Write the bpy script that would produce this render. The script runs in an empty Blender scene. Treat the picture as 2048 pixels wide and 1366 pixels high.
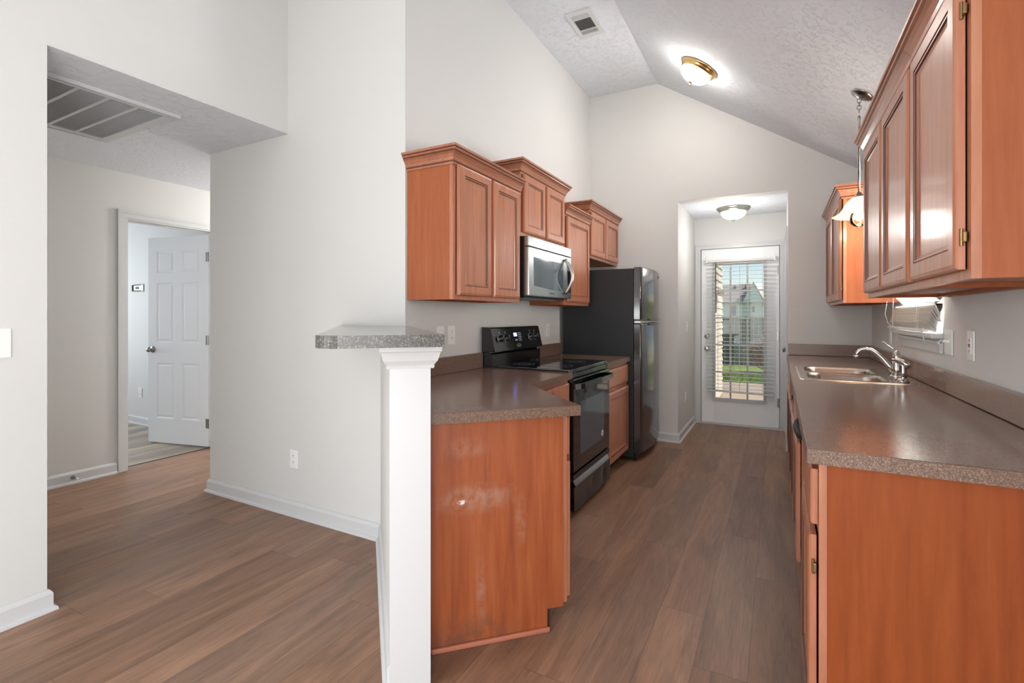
import bpy, bmesh, math, random
from mathutils import Vector, Matrix
random.seed(7)
PI = math.pi
SC = bpy.context.scene
COL = SC.collection

# ------------------------------------------------------------------ camera
F_PX = 985.0
TH = math.atan(532.0 / F_PX)
cam_d = bpy.data.cameras.new('camera')
cam = bpy.data.objects.new('camera', cam_d)
COL.objects.link(cam)
cam.location = (0, 0, 1.27)
cam.rotation_euler = (PI / 2, 0, TH)
cam_d.sensor_width = 36.0
cam_d.lens = F_PX / 2048.0 * 36.0
cam_d.shift_y = -(683 - 631) / 2048.0
cam_d.clip_start = 0.02
SC.camera = cam

# ------------------------------------------------------------------ world, sun, window light, exposure
w = bpy.data.worlds.new('sky')
SC.world = w
w.use_nodes = True
wn = w.node_tree
wn.nodes.clear()
sky = wn.nodes.new('ShaderNodeTexSky')
sky.sky_type = 'NISHITA'
sky.sun_disc = False
sky.sun_elevation = math.radians(42)
sky.sun_rotation = math.radians(200)
sky.air_density = 1.0
sky.dust_density = 0.1
sky.ozone_density = 1.6
bg = wn.nodes.new('ShaderNodeBackground')
bg.inputs['Strength'].default_value = 0.055
wo = wn.nodes.new('ShaderNodeOutputWorld')
wn.links.new(sky.outputs[0], bg.inputs[0])
wn.links.new(bg.outputs[0], wo.inputs[0])

def area(name, loc, rot, sx, sy, power, col):
    d = bpy.data.lights.new(name, 'AREA')
    d.shape = 'RECTANGLE'
    d.size = sx
    d.size_y = sy
    d.energy = power
    d.color = col
    o = bpy.data.objects.new(name, d)
    o.location = loc
    o.rotation_euler = rot
    COL.objects.link(o)
    return o

sun = bpy.data.lights.new('sun', 'SUN')
sun.energy = 2.4
sun.angle = 0.01
sun.color = (1.0, 0.95, 0.87)
so = bpy.data.objects.new('sun', sun)
so.rotation_euler = Vector((-.6, -.22, -.72)).to_track_quat('-Z', 'Y').to_euler()
COL.objects.link(so)

DAY = (0.95, 0.98, 1.0)
# window daylight of the living area behind the camera, plus an added left fill
area('daylight_rear_left', (-1.75, -4.42, 1.35), (PI / 2, 0, 0), 1.5, 1.9, 16, DAY)
area('daylight_rear_right', (-0.1, -4.42, 1.35), (PI / 2, 0, 0), 1.3, 1.9, 13, DAY)
area('daylight_side', (0.66, -1.5, 1.12), (PI / 2, 0, PI / 2), 1.9, 1.6, 66, DAY)
area('fill_left', (-2.70, -2.0, 1.10), (PI / 2, 0, -PI / 2), 1.9, 1.6, 70, DAY)  # added fill light; the left wall has no window here
# daylight entering by the small kitchen window, the back door and the far bedroom
area('daylight_kitchen_window', (1.15, 3.5, 1.75), (PI / 2, 0, PI / 2), 1.0, 1.1, 165, (0.93, 0.97, 1.0))
area('daylight_bedroom', (-7.9, 1.7, 1.5), (0, -PI / 2, 0), 1.4, 1.4, 25, (0.86, 0.93, 1.0))

SC.view_settings.view_transform = 'Standard'
SC.view_settings.look = 'None'
SC.view_settings.exposure = 0.95
SC.view_settings.gamma = 1.0
SC.view_settings.use_curve_mapping = False

# ------------------------------------------------------------------ materials
def s2l(c):
    c = c / 255.0
    return c / 12.92 if c <= 0.04045 else ((c + 0.055) / 1.055) ** 2.4

def rgb(r, g, b):
    return (s2l(r), s2l(g), s2l(b), 1.0)

class NT:
    def __init__(self, name):
        self.m = bpy.data.materials.new(name)
        self.m.use_nodes = True
        self.t = self.m.node_tree
        self.t.nodes.clear()
        self.out = self.n('ShaderNodeOutputMaterial')
        self.b = self.n('ShaderNodeBsdfPrincipled')
        self.l(self.b.outputs[0], self.out.inputs[0])
    def n(self, typ, **kw):
        x = self.t.nodes.new(typ)
        for k, v in kw.items():
            setattr(x, k, v)
        return x
    def l(self, a, b):
        self.t.links.new(a, b)
    def set(self, **kw):
        for k, v in kw.items():
            self.b.inputs[k.replace('_', ' ')].default_value = v
        return self
    def math(self, op, a, b=None, c=None):
        x = self.n('ShaderNodeMath', operation=op)
        for i, v in enumerate((a, b, c)):
            if v is None:
                continue
            if isinstance(v, (int, float)):
                x.inputs[i].default_value = v
            else:
                self.l(v, x.inputs[i])
        return x.outputs[0]
    def pos(self, world=True):
        if world:
            return self.n('ShaderNodeNewGeometry').outputs['Position']
        return self.n('ShaderNodeTexCoord').outputs['Object']
    def mapping(self, vec, scale=(1, 1, 1)):
        x = self.n('ShaderNodeMapping')
        x.inputs['Scale'].default_value = scale
        self.l(vec, x.inputs['Vector'])
        return x.outputs[0]
    def noise(self, vec, scale, detail=4, rough=0.6, dist=0):
        x = self.n('ShaderNodeTexNoise')
        x.inputs['Scale'].default_value = scale
        x.inputs['Detail'].default_value = detail
        x.inputs['Roughness'].default_value = rough
        x.inputs['Distortion'].default_value = dist
        self.l(vec, x.inputs['Vector'])
        return x.outputs['Fac']
    def ramp(self, fac, stops):
        x = self.n('ShaderNodeValToRGB')
        e = x.color_ramp.elements
        e[0].position, e[0].color = stops[0]
        e[1].position, e[1].color = stops[-1]
        for p, c in stops[1:-1]:
            k = e.new(p)
            k.color = c
        self.l(fac, x.inputs[0])
        return x.outputs[0]
    def mix(self, fac, a, b, typ='MIX'):
        x = self.n('ShaderNodeMix', data_type='RGBA', blend_type=typ)
        for i, v in ((0, fac), (6, a), (7, b)):
            if isinstance(v, (int, float, tuple)):
                x.inputs[i].default_value = v
            else:
                self.l(v, x.inputs[i])
        return x.outputs[2]
    def bump(self, h, strength, dist=0.01):
        x = self.n('ShaderNodeBump')
        x.inputs['Strength'].default_value = strength
        x.inputs['Distance'].default_value = dist
        self.l(h, x.inputs['Height'])
        self.l(x.outputs[0], self.b.inputs['Normal'])

def paint(name, col, rough=0.6, bump=0.0, scale=60, spec=0.5):
    t = NT(name)
    t.set(Base_Color=col, Roughness=rough)
    t.b.inputs['Specular IOR Level'].default_value = spec
    if bump:
        t.bump(t.noise(t.pos(), scale, 3), bump, 0.003)
    return t.m

def metal(name, col, rough=0.2):
    t = NT(name)
    t.set(Base_Color=col, Roughness=rough, Metallic=1.0)
    return t.m

M = {}
M['wall'] = paint('greige_wall_paint', rgb(211, 210, 207), 0.62, 0.12, 120)
M['white'] = paint('white_trim_paint', rgb(204, 204, 204), 0.36)
M['door_white'] = paint('white_door_paint', rgb(238, 239, 241), 0.38)
M['plastic'] = paint('white_plastic', rgb(236, 236, 232), 0.3)
t = NT('white_blind_vinyl')
t.set(Base_Color=rgb(236, 234, 230), Roughness=0.4)
tr = t.n('ShaderNodeBsdfTranslucent')
tr.inputs[0].default_value = rgb(240, 238, 232)
mx = t.n('ShaderNodeMixShader')
mx.inputs[0].default_value = 0.28
t.l(t.b.outputs[0], mx.inputs[1])
t.l(tr.outputs[0], mx.inputs[2])
t.l(mx.outputs[0], t.out.inputs[0])
M['vinyl'] = t.m

t = NT('textured_ceiling_paint')
t.set(Base_Color=rgb(221, 225, 231), Roughness=0.85)
p = t.pos()
n1 = t.noise(t.mapping(p, (1, 1, 1)), 26, 5, 0.62, 0.6)
n2 = t.noise(t.mapping(p, (1, 1, 1)), 40, 4, 0.6, 0.8)
r1 = t.math('SMOOTH_MIN', t.math('MULTIPLY', t.math('MAXIMUM', t.math('SUBTRACT', n1, 0.52), 0.0), 6.0), 0.6, 0.1)
h = t.math('MULTIPLY', r1, t.math('ADD', n2, 0.2))
t.bump(h, 0.62, 0.013)
M['ceiling'] = t.m

def wood(name, a, b, c, rough=0.32, axis='z', coat=0.25, spec=0.5):
    t = NT(name)
    t.b.inputs['Specular IOR Level'].default_value = spec
    p = t.pos(False)
    oi = t.n('ShaderNodeObjectInfo').outputs['Random']
    add = t.n('ShaderNodeVectorMath', operation='ADD')
    t.l(p, add.inputs[0])
    cx = t.n('ShaderNodeCombineXYZ')
    t.l(t.math('MULTIPLY', oi, 13.0), cx.inputs[0])
    t.l(t.math('MULTIPLY', oi, 7.0), cx.inputs[1])
    t.l(cx.outputs[0], add.inputs[1])
    sc = {'z': (14, 14, 1.1), 'x': (1.1, 14, 14), 'y': (14, 1.1, 14)}[axis]
    g = t.noise(t.mapping(add.outputs[0], sc), 2.2, 8, 0.62, 0.35)
    fine = t.noise(t.mapping(add.outputs[0], tuple(v * 6 for v in sc)), 3.0, 3, 0.5)
    blot = t.noise(add.outputs[0], 3.2, 3, 0.5)
    col = t.ramp(g, [(0.28, a), (0.5, b), (0.74, c)])
    col = t.mix(t.math('MULTIPLY', fine, 0.35), col, a)
    col = t.mix(t.math('MULTIPLY', blot, 0.30), col, c)
    t.l(col, t.b.inputs['Base Color'])
    t.set(Roughness=rough)
    t.b.inputs['Coat Weight'].default_value = coat
    t.b.inputs['Coat Roughness'].default_value = 0.12
    t.bump(fine, 0.05, 0.002)
    return t.m

M['cherry'] = wood('cherry_cabinet_wood', rgb(152, 90, 62), rgb(178, 114, 84), rgb(194, 134, 104))
M['cherry_h'] = wood('cherry_moulding_wood', rgb(140, 84, 58), rgb(166, 106, 78), rgb(184, 126, 98), axis='x')
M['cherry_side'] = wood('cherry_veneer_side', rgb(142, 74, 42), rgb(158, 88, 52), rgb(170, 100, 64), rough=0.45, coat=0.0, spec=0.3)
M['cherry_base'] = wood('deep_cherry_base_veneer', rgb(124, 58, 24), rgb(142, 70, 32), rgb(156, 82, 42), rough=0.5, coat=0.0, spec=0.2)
M['underside'] = wood('cherry_cabinet_underside', rgb(150, 96, 66), rgb(176, 118, 84), rgb(188, 130, 96), rough=0.5, axis='x', coat=0.0)

# worn veneer of the peninsula end: scuffs that are part of the surface
t = NT('scuffed_cherry_veneer')
p = t.pos(False)
g = t.noise(t.mapping(p, (14, 14, 1.0)), 2.2, 8, 0.6, 0.3)
col = t.ramp(g, [(0.28, rgb(140, 70, 36)), (0.5, rgb(160, 84, 46)), (0.74, rgb(172, 98, 58))])
def spot(t, p, c, r, falloff=1.0):
    sub = t.n('ShaderNodeVectorMath', operation='SUBTRACT')
    t.l(p, sub.inputs[0])
    sub.inputs[1].default_value = c
    dv = t.n('ShaderNodeVectorMath', operation='MULTIPLY')
    t.l(sub.outputs[0], dv.inputs[0])
    dv.inputs[1].default_value = (1 / r[0], 1 / r[1], 1 / r[2])
    ln = t.n('ShaderNodeVectorMath', operation='LENGTH')
    t.l(dv.outputs[0], ln.inputs[0])
    return t.math('MAXIMUM', t.math('SUBTRACT', 1.0, ln.outputs['Value']), 0.0)
ns = t.noise(p, 22, 5, 0.7)
for c, r, k in (((0, 0.38, 0.565), (9, 0.20, 0.07), 0.9), ((0, 0.42, 0.035), (1, 0.26, 0.10), 1.0), ((0, 0.20, 0.46), (1, 0.03, 0.12), 0.7),
                ((0, 0.36, 0.20), (1, 0.025, 0.16), 0.6), ((0, 0.42, 0.76), (1, 0.10, 0.05), 0.5)):
    s = spot(t, p, c, r)
    f = t.math('MULTIPLY', t.math('MULTIPLY', s, t.math('MAXIMUM', t.math('MULTIPLY', t.math('SUBTRACT', ns, 0.36), 4.0), 0.0)), k)
    f = t.math('MINIMUM', f, 0.7)
    col = t.mix(f, col, rgb(176, 140, 122) if c[2] > 0.1 else rgb(112, 74, 60))
# a chipped white spot
s = spot(t, p, (0, 0.438, 0.555), (9, 0.02, 0.010))
col = t.mix(t.math('MINIMUM', t.math('MULTIPLY', s, t.math('MAXIMUM', t.math('MULTIPLY', t.math('SUBTRACT', t.noise(p, 60, 3), 0.42), 22.0), 0.0)), 1.0), col, rgb(238, 226, 214))
t.l(col, t.b.inputs['Base Color'])
t.set(Roughness=0.38)
M['scuffed'] = t.m

def laminate(name, base, dark, light, rough, scale=420, spk=0.5):
    t = NT(name)
    p = t.pos(False)
    v = t.n('ShaderNodeTexVoronoi')
    v.inputs['Scale'].default_value = scale
    t.l(p, v.inputs['Vector'])
    sep = t.n('ShaderNodeSeparateColor')
    t.l(v.outputs['Color'], sep.inputs[0])
    c = t.ramp(sep.outputs[0], [(0.0, dark), (0.25, dark), (0.45, base), (0.8, base), (0.93, light)])
    n = t.noise(p, 5, 3)
    c = t.mix(t.math('MULTIPLY', n, 0.35), c, base)
    t.l(c, t.b.inputs['Base Color'])
    t.set(Roughness=rough)
    return t.m
M['laminate'] = laminate('brown_speckled_laminate', rgb(136, 109, 95), rgb(120, 94, 81), rgb(140, 114, 100), 0.18, 520)
M['laminate_edge'] = laminate('brown_speckled_edge', rgb(118, 92, 77), rgb(82, 61, 50), rgb(160, 132, 110), 0.4, 520)
M['laminate_bar'] = laminate('glare_grey_speckled_laminate', rgb(80, 75, 70), rgb(50, 46, 42), rgb(132, 127, 120), 0.34, 330)  # same laminate as the counters, grey of reflected light put into its colour
M['laminate_bar_top'] = laminate('glare_grey_polished_laminate', rgb(112, 106, 100), rgb(98, 92, 86), rgb(130, 124, 118), 0.10, 330)  # bar surface, reflected grey likewise mixed into the base colour

def planks(name, cols, rough, sheen_tint=None, wd=0.178, ln=1.22):
    t = NT(name)
    sep = t.n('ShaderNodeSeparateXYZ')
    t.l(t.pos(), sep.inputs[0])
    X, Y = sep.outputs[0], sep.outputs[1]
    u = t.math('DIVIDE', t.math('ADD', X, 20.03), wd)
    row = t.math('FLOOR', u)
    wn1 = t.n('ShaderNodeTexWhiteNoise', noise_dimensions='1D')
    t.l(row, wn1.inputs['W'])
    v = t.math('ADD', t.math('DIVIDE', Y, ln), t.math('MULTIPLY', wn1.outputs['Value'], 7.0))
    pl = t.math('FLOOR', v)
    cmb = t.n('ShaderNodeCombineXYZ')
    t.l(row, cmb.inputs[0])
    t.l(pl, cmb.inputs[1])
    wn2 = t.n('ShaderNodeTexWhiteNoise', noise_dimensions='2D')
    t.l(cmb.outputs[0], wn2.inputs['Vector'])
    h = wn2.outputs['Value']
    # grain
    off = t.n('ShaderNodeCombineXYZ')
    t.l(t.math('MULTIPLY', X, 1.0), off.inputs[0])
    t.l(t.math('MULTIPLY', Y, 0.11), off.inputs[1])
    t.l(t.math('MULTIPLY', h, 9.0), off.inputs[2])
    g1 = t.noise(off.outputs[0], 11, 7, 0.62, 1.1)
    off2 = t.n('ShaderNodeCombineXYZ')
    t.l(X, off2.inputs[0])
    t.l(t.math('MULTIPLY', Y, 0.05), off2.inputs[1])
    t.l(h, off2.inputs[2])
    g2 = t.noise(off2.outputs[0], 160, 3, 0.6)
    c = t.ramp(h, cols)
    gg = t.math('MULTIPLY', t.math('SUBTRACT', g1, 0.5), 1.5)
    bright = t.math('ADD', 1.0, gg)
    bright = t.math('ADD', bright, t.math('MULTIPLY', t.math('SUBTRACT', g2, 0.5), 0.8))
    cc = t.n('ShaderNodeVectorMath', operation='SCALE')
    t.l(c, cc.inputs[0])
    t.l(bright, cc.inputs['Scale'])
    # seams
    fu = t.math('FRACT', u)
    fv = t.math('FRACT', v)
    su = t.math('MINIMUM', fu, t.math('SUBTRACT', 1.0, fu))
    sv = t.math('MINIMUM', fv, t.math('SUBTRACT', 1.0, fv))
    ms = t.math('MAXIMUM', t.math('LESS_THAN', su, 0.007), t.math('LESS_THAN', sv, 0.0012))
    fin = t.mix(t.math('MULTIPLY', ms, 0.45), cc.outputs[0], rgb(60, 44, 36))
    t.l(fin, t.b.inputs['Base Color'])
    t.l(t.math('ADD', rough, t.math('MULTIPLY', g2, 0.10)), t.b.inputs['Roughness'])
    t.bump(t.math('SUBTRACT', g2, ms), 0.10, 0.0012)
    return t.m
M['floor'] = planks('brown_oak_plank_floor', [(0.0, rgb(122, 92, 72)), (0.35, rgb(134, 101, 79)), (0.7, rgb(146, 111, 88)), (1.0, rgb(130, 102, 84))], 0.38)
M['floor_room'] = planks('pale_oak_plank_floor', [(0.0, rgb(146, 134, 120)), (0.4, rgb(176, 158, 138)), (0.7, rgb(128, 124, 120)), (1.0, rgb(186, 168, 146))], 0.34)

M['black_gloss'] = paint('black_enamel', rgb(14, 15, 17), 0.10)
M['black_glass'] = paint('black_oven_glass', rgb(9, 11, 14), 0.04)
M['oven_window'] = paint('smoked_oven_window', rgb(70, 82, 92), 0.06)
M['black_plastic'] = paint('black_plastic', rgb(20, 20, 21), 0.35)
M['black_matte'] = paint('black_matte', rgb(10, 10, 10), 0.7)
M['fridge_side'] = paint('black_pebbled_steel', rgb(25, 25, 26), 0.38, 0.5, 420)
M['fridge_door'] = paint('black_gloss_fridge_door', rgb(52, 52, 53), 0.15)
for k_, ior in (('black_gloss', 1.75), ('black_glass', 1.9), ('oven_window', 1.9), ('fridge_door', 1.9)):
    next(n for n in M[k_].node_tree.nodes if n.type == 'BSDF_PRINCIPLED').inputs['IOR'].default_value = ior
M['steel'] = metal('brushed_stainless_steel', rgb(176, 182, 182), 0.26)
M['sink_steel'] = metal('satin_sink_steel', rgb(186, 178, 168), 0.26)
M['handle_steel'] = metal('pale_handle_metal', rgb(196, 192, 184), 0.35)
M['chrome'] = metal('polished_chrome', rgb(205, 202, 200), 0.07)
M['nickel'] = metal('satin_nickel', rgb(150, 148, 144), 0.22)
M['pewter'] = metal('aged_pewter', rgb(158, 162, 150), 0.35)
M['hinge'] = metal('dull_hinge_metal', rgb(150, 122, 84), 0.35)
M['brass'] = metal('polished_brass', rgb(240, 204, 140), 0.22)
M['ring_print'] = paint('dim_ring_print', rgb(96, 98, 100), 0.4)
M['grey_print'] = paint('grey_print', rgb(196, 198, 200), 0.4)
M['dark_gap'] = paint('dark_gap', rgb(26, 24, 22), 0.9)
M['vent_grey'] = paint('dusty_grey_vent_metal', rgb(150, 151, 152), 0.5)
M['vent_white'] = paint('white_vent_metal', rgb(206, 207, 208), 0.45)
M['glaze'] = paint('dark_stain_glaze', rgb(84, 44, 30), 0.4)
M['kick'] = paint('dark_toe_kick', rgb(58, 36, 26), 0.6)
M['shoe_wood'] = wood('pale_cherry_shoe', rgb(168, 98, 74), rgb(184, 112, 88), rgb(196, 128, 104), axis='y')

t = NT('microwave_window')
t.set(Base_Color=rgb(70, 84, 90), Roughness=0.08, IOR=2.0)
M['mw_glass'] = t.m

def emis(name, col, strength, base=(0.8, 0.8, 0.8, 1)):
    t = NT(name)
    t.set(Base_Color=base, Roughness=0.3)
    t.b.inputs['Emission Color'].default_value = col
    t.b.inputs['Emission Strength'].default_value = strength
    return t.m
M['lit_glass'] = emis('lit_frosted_glass', (1.0, 0.96, 0.90, 1), 32.0)
M['dim_glass'] = emis('frosted_glass_bowl', (1.0, 0.97, 0.9, 1), 0.06, rgb(232, 230, 222))
M['display'] = emis('blue_clock_display', (0.25, 0.25, 1.0, 1), 2.2, (0.02, 0.02, 0.1, 1))
M['filament'] = emis('glowing_filament', (1.0, 0.72, 0.36, 1), 60.0)

t = NT('milky_pendant_glass')
t.set(Base_Color=rgb(244, 236, 220), Roughness=0.25)
t.b.inputs['Transmission Weight'].default_value = 0.0
t.b.inputs['Subsurface Weight'].default_value = 0.0
tr = t.n('ShaderNodeBsdfTranslucent')
tr.inputs[0].default_value = rgb(255, 236, 206)
mx = t.n('ShaderNodeMixShader')
mx.inputs[0].default_value = 0.55
t.l(t.b.outputs[0], mx.inputs[1])
t.l(tr.outputs[0], mx.inputs[2])
t.l(mx.outputs[0], t.out.inputs[0])
M['milk_glass'] = t.m

def clear_glass(name, tint=(1, 1, 1, 1), refl=0.08):
    t = NT(name)
    g = t.n('ShaderNodeBsdfGlossy')
    g.inputs['Roughness'].default_value = 0.02
    tp = t.n('ShaderNodeBsdfTransparent')
    tp.inputs[0].default_value = tint
    fr = t.n('ShaderNodeFresnel')
    fr.inputs[0].default_value = 1.45
    mx = t.n('ShaderNodeMixShader')
    t.l(fr.outputs[0], mx.inputs[0])
    t.l(tp.outputs[0], mx.inputs[1])
    t.l(g.outputs[0], mx.inputs[2])
    t.l(mx.outputs[0], t.out.inputs[0])
    return t.m
M['glass'] = clear_glass('window_glass')
M['bulb_glass'] = clear_glass('bulb_glass', (1, 0.96, 0.9, 1))

# outdoors
def varied(name, a, b, scale, rough=0.9, bump=0.0):
    t = NT(name)
    c = t.ramp(t.noise(t.pos(), scale, 6, 0.7), [(0.3, a), (0.7, b)])
    t.l(c, t.b.inputs['Base Color'])
    t.set(Roughness=rough)
    return t.m
M['grass'] = varied('lawn_green', rgb(96, 120, 44), rgb(150, 168, 78), 3.0)
M['blade'] = varied('grass_blade_green', rgb(92, 124, 40), rgb(160, 182, 84), 5.0)
M['concrete'] = varied('patio_concrete', rgb(170, 152, 132), rgb(190, 172, 152), 4.0)
M['fence'] = varied('weathered_fence_wood', rgb(104, 104, 98), rgb(150, 148, 138), 2.4)
M['siding'] = paint('cream_siding', rgb(214, 206, 188), 0.7)
M['blue_siding'] = paint('pale_blue_siding', rgb(196, 208, 212), 0.7)
M['shingle'] = varied('grey_shingles', rgb(128, 118, 112), rgb(158, 148, 140), 6.0)
M['far_window'] = paint('far_window_glass', rgb(78, 104, 118), 0.1)
M['tan'] = paint('tan_lantern', rgb(150, 128, 90), 0.6)
M['leaf'] = varied('reddish_shrub_leaves', rgb(120, 96, 74), rgb(190, 142, 118), 6.0)
M['leaf_green'] = varied('dull_green_leaves', rgb(86, 100, 62), rgb(140, 148, 104), 3.0)
M['bark'] = paint('dark_bark', rgb(70, 56, 46), 0.9)

# ------------------------------------------------------------------ mesh helpers
class MB:
    """collects geometry; build() links it as ONE mesh object"""
    def __init__(self):
        self.v, self.f, self.s = [], [], []
    def add(self, vs, fs, smooth=False, mat=None):
        o = len(self.v)
        for p in vs:
            p = Vector(p)
            if mat is not None:
                p = mat @ p
            self.v.append(p)
        for f in fs:
            self.f.append([i + o for i in f])
            self.s.append(smooth)
        return self
    def box(self, a, b, bev=0.0, mat=None):
        x0, x1 = sorted((a[0], b[0]))
        y0, y1 = sorted((a[1], b[1]))
        z0, z1 = sorted((a[2], b[2]))
        bev = min(bev, (x1 - x0) * .45, (y1 - y0) * .45, (z1 - z0) * .45)
        if bev <= 1e-6:
            vs = [(x, y, z) for x in (x0, x1) for y in (y0, y1) for z in (z0, z1)]
            fs = [(0, 1, 3, 2), (4, 6, 7, 5), (0, 4, 5, 1), (2, 3, 7, 6), (0, 2, 6, 4), (1, 5, 7, 3)]
            return self.add(vs, fs, False, mat)
        bm = bmesh.new()
        bmesh.ops.create_cube(bm, size=1.0)
        for vv in bm.verts:
            vv.co = Vector(((x0 + x1) / 2 + vv.co.x * (x1 - x0), (y0 + y1) / 2 + vv.co.y * (y1 - y0), (z0 + z1) / 2 + vv.co.z * (z1 - z0)))
        bmesh.ops.bevel(bm, geom=list(bm.edges), offset=bev, segments=2, affect='EDGES', profile=0.6)
        vs = [vv.co.copy() for vv in bm.verts]
        for i, vv in enumerate(bm.verts):
            vv.index = i
        fs = [[vv.index for vv in f.verts] for f in bm.faces]
        bm.free()
        return self.add(vs, fs, False, mat)
    def prism(self, poly, z0, z1, mat=None, bev=0.0):
        n = len(poly)
        vs = [(p[0], p[1], z0) for p in poly] + [(p[0], p[1], z1) for p in poly]
        fs = [list(range(n))[::-1], list(range(n, 2 * n))]
        for i in range(n):
            j = (i + 1) % n
            fs.append([i, j, n + j, n + i])
        return self.add(vs, fs, False, mat)
    def lathe(self, prof, seg=24, mat=None, smooth=True, sx=1, sy=1, caps=True):
        vs, fs = [], []
        n = len(prof)
        for i in range(seg):
            a = 2 * PI * i / seg
            for r, z in prof:
                vs.append((r * math.cos(a) * sx, r * math.sin(a) * sy, z))
        for i in range(seg):
            j = (i + 1) % seg
            for k in range(n - 1):
                fs.append([i * n + k, j * n + k, j * n + k + 1, i * n + k + 1])
        if caps and prof[0][0] > 1e-6:
            fs.append([i * n for i in range(seg)][::-1])
        if caps and prof[-1][0] > 1e-6:
            fs.append([i * n + n - 1 for i in range(seg)])
        return self.add(vs, fs, smooth, mat)
    def cyl(self, a, b, r, seg=20, r2=None, smooth=True):
        a, b = Vector(a), Vector(b)
        d = b - a
        q = d.to_track_quat('Z', 'Y').to_matrix().to_4x4()
        m = Matrix.Translation(a) @ q
        r2 = r if r2 is None else r2
        vs, fs = [], []
        L = d.length
        for i in range(seg):
            t_ = 2 * PI * i / seg
            vs.append((r * math.cos(t_), r * math.sin(t_), 0))
            vs.append((r2 * math.cos(t_), r2 * math.sin(t_), L))
        for i in range(seg):
            j = (i + 1) % seg
            fs.append([2 * i, 2 * j, 2 * j + 1, 2 * i + 1])
        self.add(vs, fs, smooth, m)
        self.add([v for v in vs[0::2]], [list(range(seg))[::-1]], False, m)
        self.add([v for v in vs[1::2]], [list(range(seg))], False, m)
        return self
    def tube(self, pts, radii, seg=14, sx=1.0):
        pts = [Vector(p) for p in pts]
        n = len(pts)
        if not isinstance(radii, (list, tuple)):
            radii = [radii] * n
        vs, fs = [], []
        up = None
        for i in range(n):
            d = (pts[min(i + 1, n - 1)] - pts[max(i - 1, 0)]).normalized()
            if up is None:
                up = d.orthogonal().normalized()
            up = (up - d * up.dot(d)).normalized()
            s_ = d.cross(up)
            for k in range(seg):
                a = 2 * PI * k / seg
                vs.append(pts[i] + up * math.cos(a) * radii[i] + s_ * math.sin(a) * radii[i] * sx)
        for i in range(n - 1):
            for k in range(seg):
                l = (k + 1) % seg
                fs.append([i * seg + k, i * seg + l, (i + 1) * seg + l, (i + 1) * seg + k])
        fs.append(list(range(seg))[::-1])
        fs.append([(n - 1) * seg + k for k in range(seg)])
        return self.add(vs, fs, True)
    def sweep(self, path, prof, mat=None, closed=False):
        """profile (out, up) swept along a 2D path; out is to the right of travel"""
        P = [Vector((p[0], p[1])) for p in path]
        n = len(P)
        vs, fs = [], []
        k = len(prof)
        for i in range(n):
            if closed:
                d0 = (P[i] - P[i - 1]).normalized()
                d1 = (P[(i + 1) % n] - P[i]).normalized()
            else:
                d0 = (P[i] - P[i - 1]).normalized() if i else (P[1] - P[0]).normalized()
                d1 = (P[i + 1] - P[i]).normalized() if i < n - 1 else d0
            n0 = Vector((d0.y, -d0.x))
            n1 = Vector((d1.y, -d1.x))
            m = (n0 + n1)
            m = m / max(m.dot(n0), 1e-6) if m.length > 1e-6 else n0
            for o, z in prof:
                q = P[i] + m * o
                vs.append((q.x, q.y, z))
        rng = n if closed else n - 1
        for i in range(rng):
            j = (i + 1) % n
            for a in range(k):
                b = (a + 1) % k
                fs.append([i * k + a, j * k + a, j * k + b, i * k + b])
        if not closed:
            fs.append(list(range(k)))
            fs.append([(n - 1) * k + a for a in range(k)][::-1])
        return self.add(vs, fs, False, mat)
    def rings(self, w, h, t, rings, mat=None, x0=0.0, z0=0.0, split=False):
        """slab w x h x t standing in XZ, front at y=0; rings [(inset, depth)...]; negative depth = proud"""
        vs = [(x0, t, z0), (x0 + w, t, z0), (x0 + w, t, z0 + h), (x0, t, z0 + h)]
        fs = [[3, 2, 1, 0]]
        last = [0, 1, 2, 3]
        for ins, dep in rings:
            o = len(vs)
            vs += [(x0 + ins, dep, z0 + ins), (x0 + w - ins, dep, z0 + ins), (x0 + w - ins, dep, z0 + h - ins), (x0 + ins, dep, z0 + h - ins)]
            new = [o, o + 1, o + 2, o + 3]
            for a in range(4):
                b = (a + 1) % 4
                fs.append([last[a], last[b], new[b], new[a]])
            last = new
        fs.append(last)
        return self.add(vs, fs, False, mat)
    def build(self, name, mat, parent=None, loc=None):
        me = bpy.data.meshes.new(name)
        me.from_pydata([tuple(v) for v in self.v], [], self.f)
        me.update()
        bm = bmesh.new()
        bm.from_mesh(me)
        bmesh.ops.recalc_face_normals(bm, faces=bm.faces)
        bm.to_mesh(me)
        bm.free()
        for i, pl in enumerate(me.polygons):
            pl.use_smooth = self.s[i]
        me.materials.append(M[mat] if isinstance(mat, str) else mat)
        o = bpy.data.objects.new(name, me)
        COL.objects.link(o)
        if parent is not None:
            o.parent = parent
        if loc is not None:
            o.location = loc
        return o

def tag(o, label, cat, group=None):
    o['label'] = label
    o['category'] = cat
    if group:
        o['group'] = group
    return o

def thing(name, label, cat, loc=(0, 0, 0), rz=0.0, group=None):
    o = bpy.data.objects.new(name, None)
    o.empty_display_size = 0.1
    COL.objects.link(o)
    o.location = loc
    o.rotation_euler = (0, 0, rz)
    return tag(o, label, cat, group)

def struct(mb, name, mat):
    o = mb.build(name, mat)
    o['kind'] = 'structure'
    return o

# ------------------------------------------------------------------ room shell
XL, XR, YB = -1.80, 0.70, 5.12          # kitchen left wall, right wall, back wall
RID, ZF, SL = -1.08, 3.63, 0.655        # ridge x, flat ceiling height, slope
def zs(x):
    return ZF - SL * (x - RID)

struct(MB().box((-4.80, -4.6, -0.1), (3.5, 6.25, 0.0)), 'floor', 'floor')
struct(MB().box((-8.2, 0.3, -0.1), (-4.803, 3.2, -0.002)), 'floor_bedroom', 'floor_room')
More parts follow.
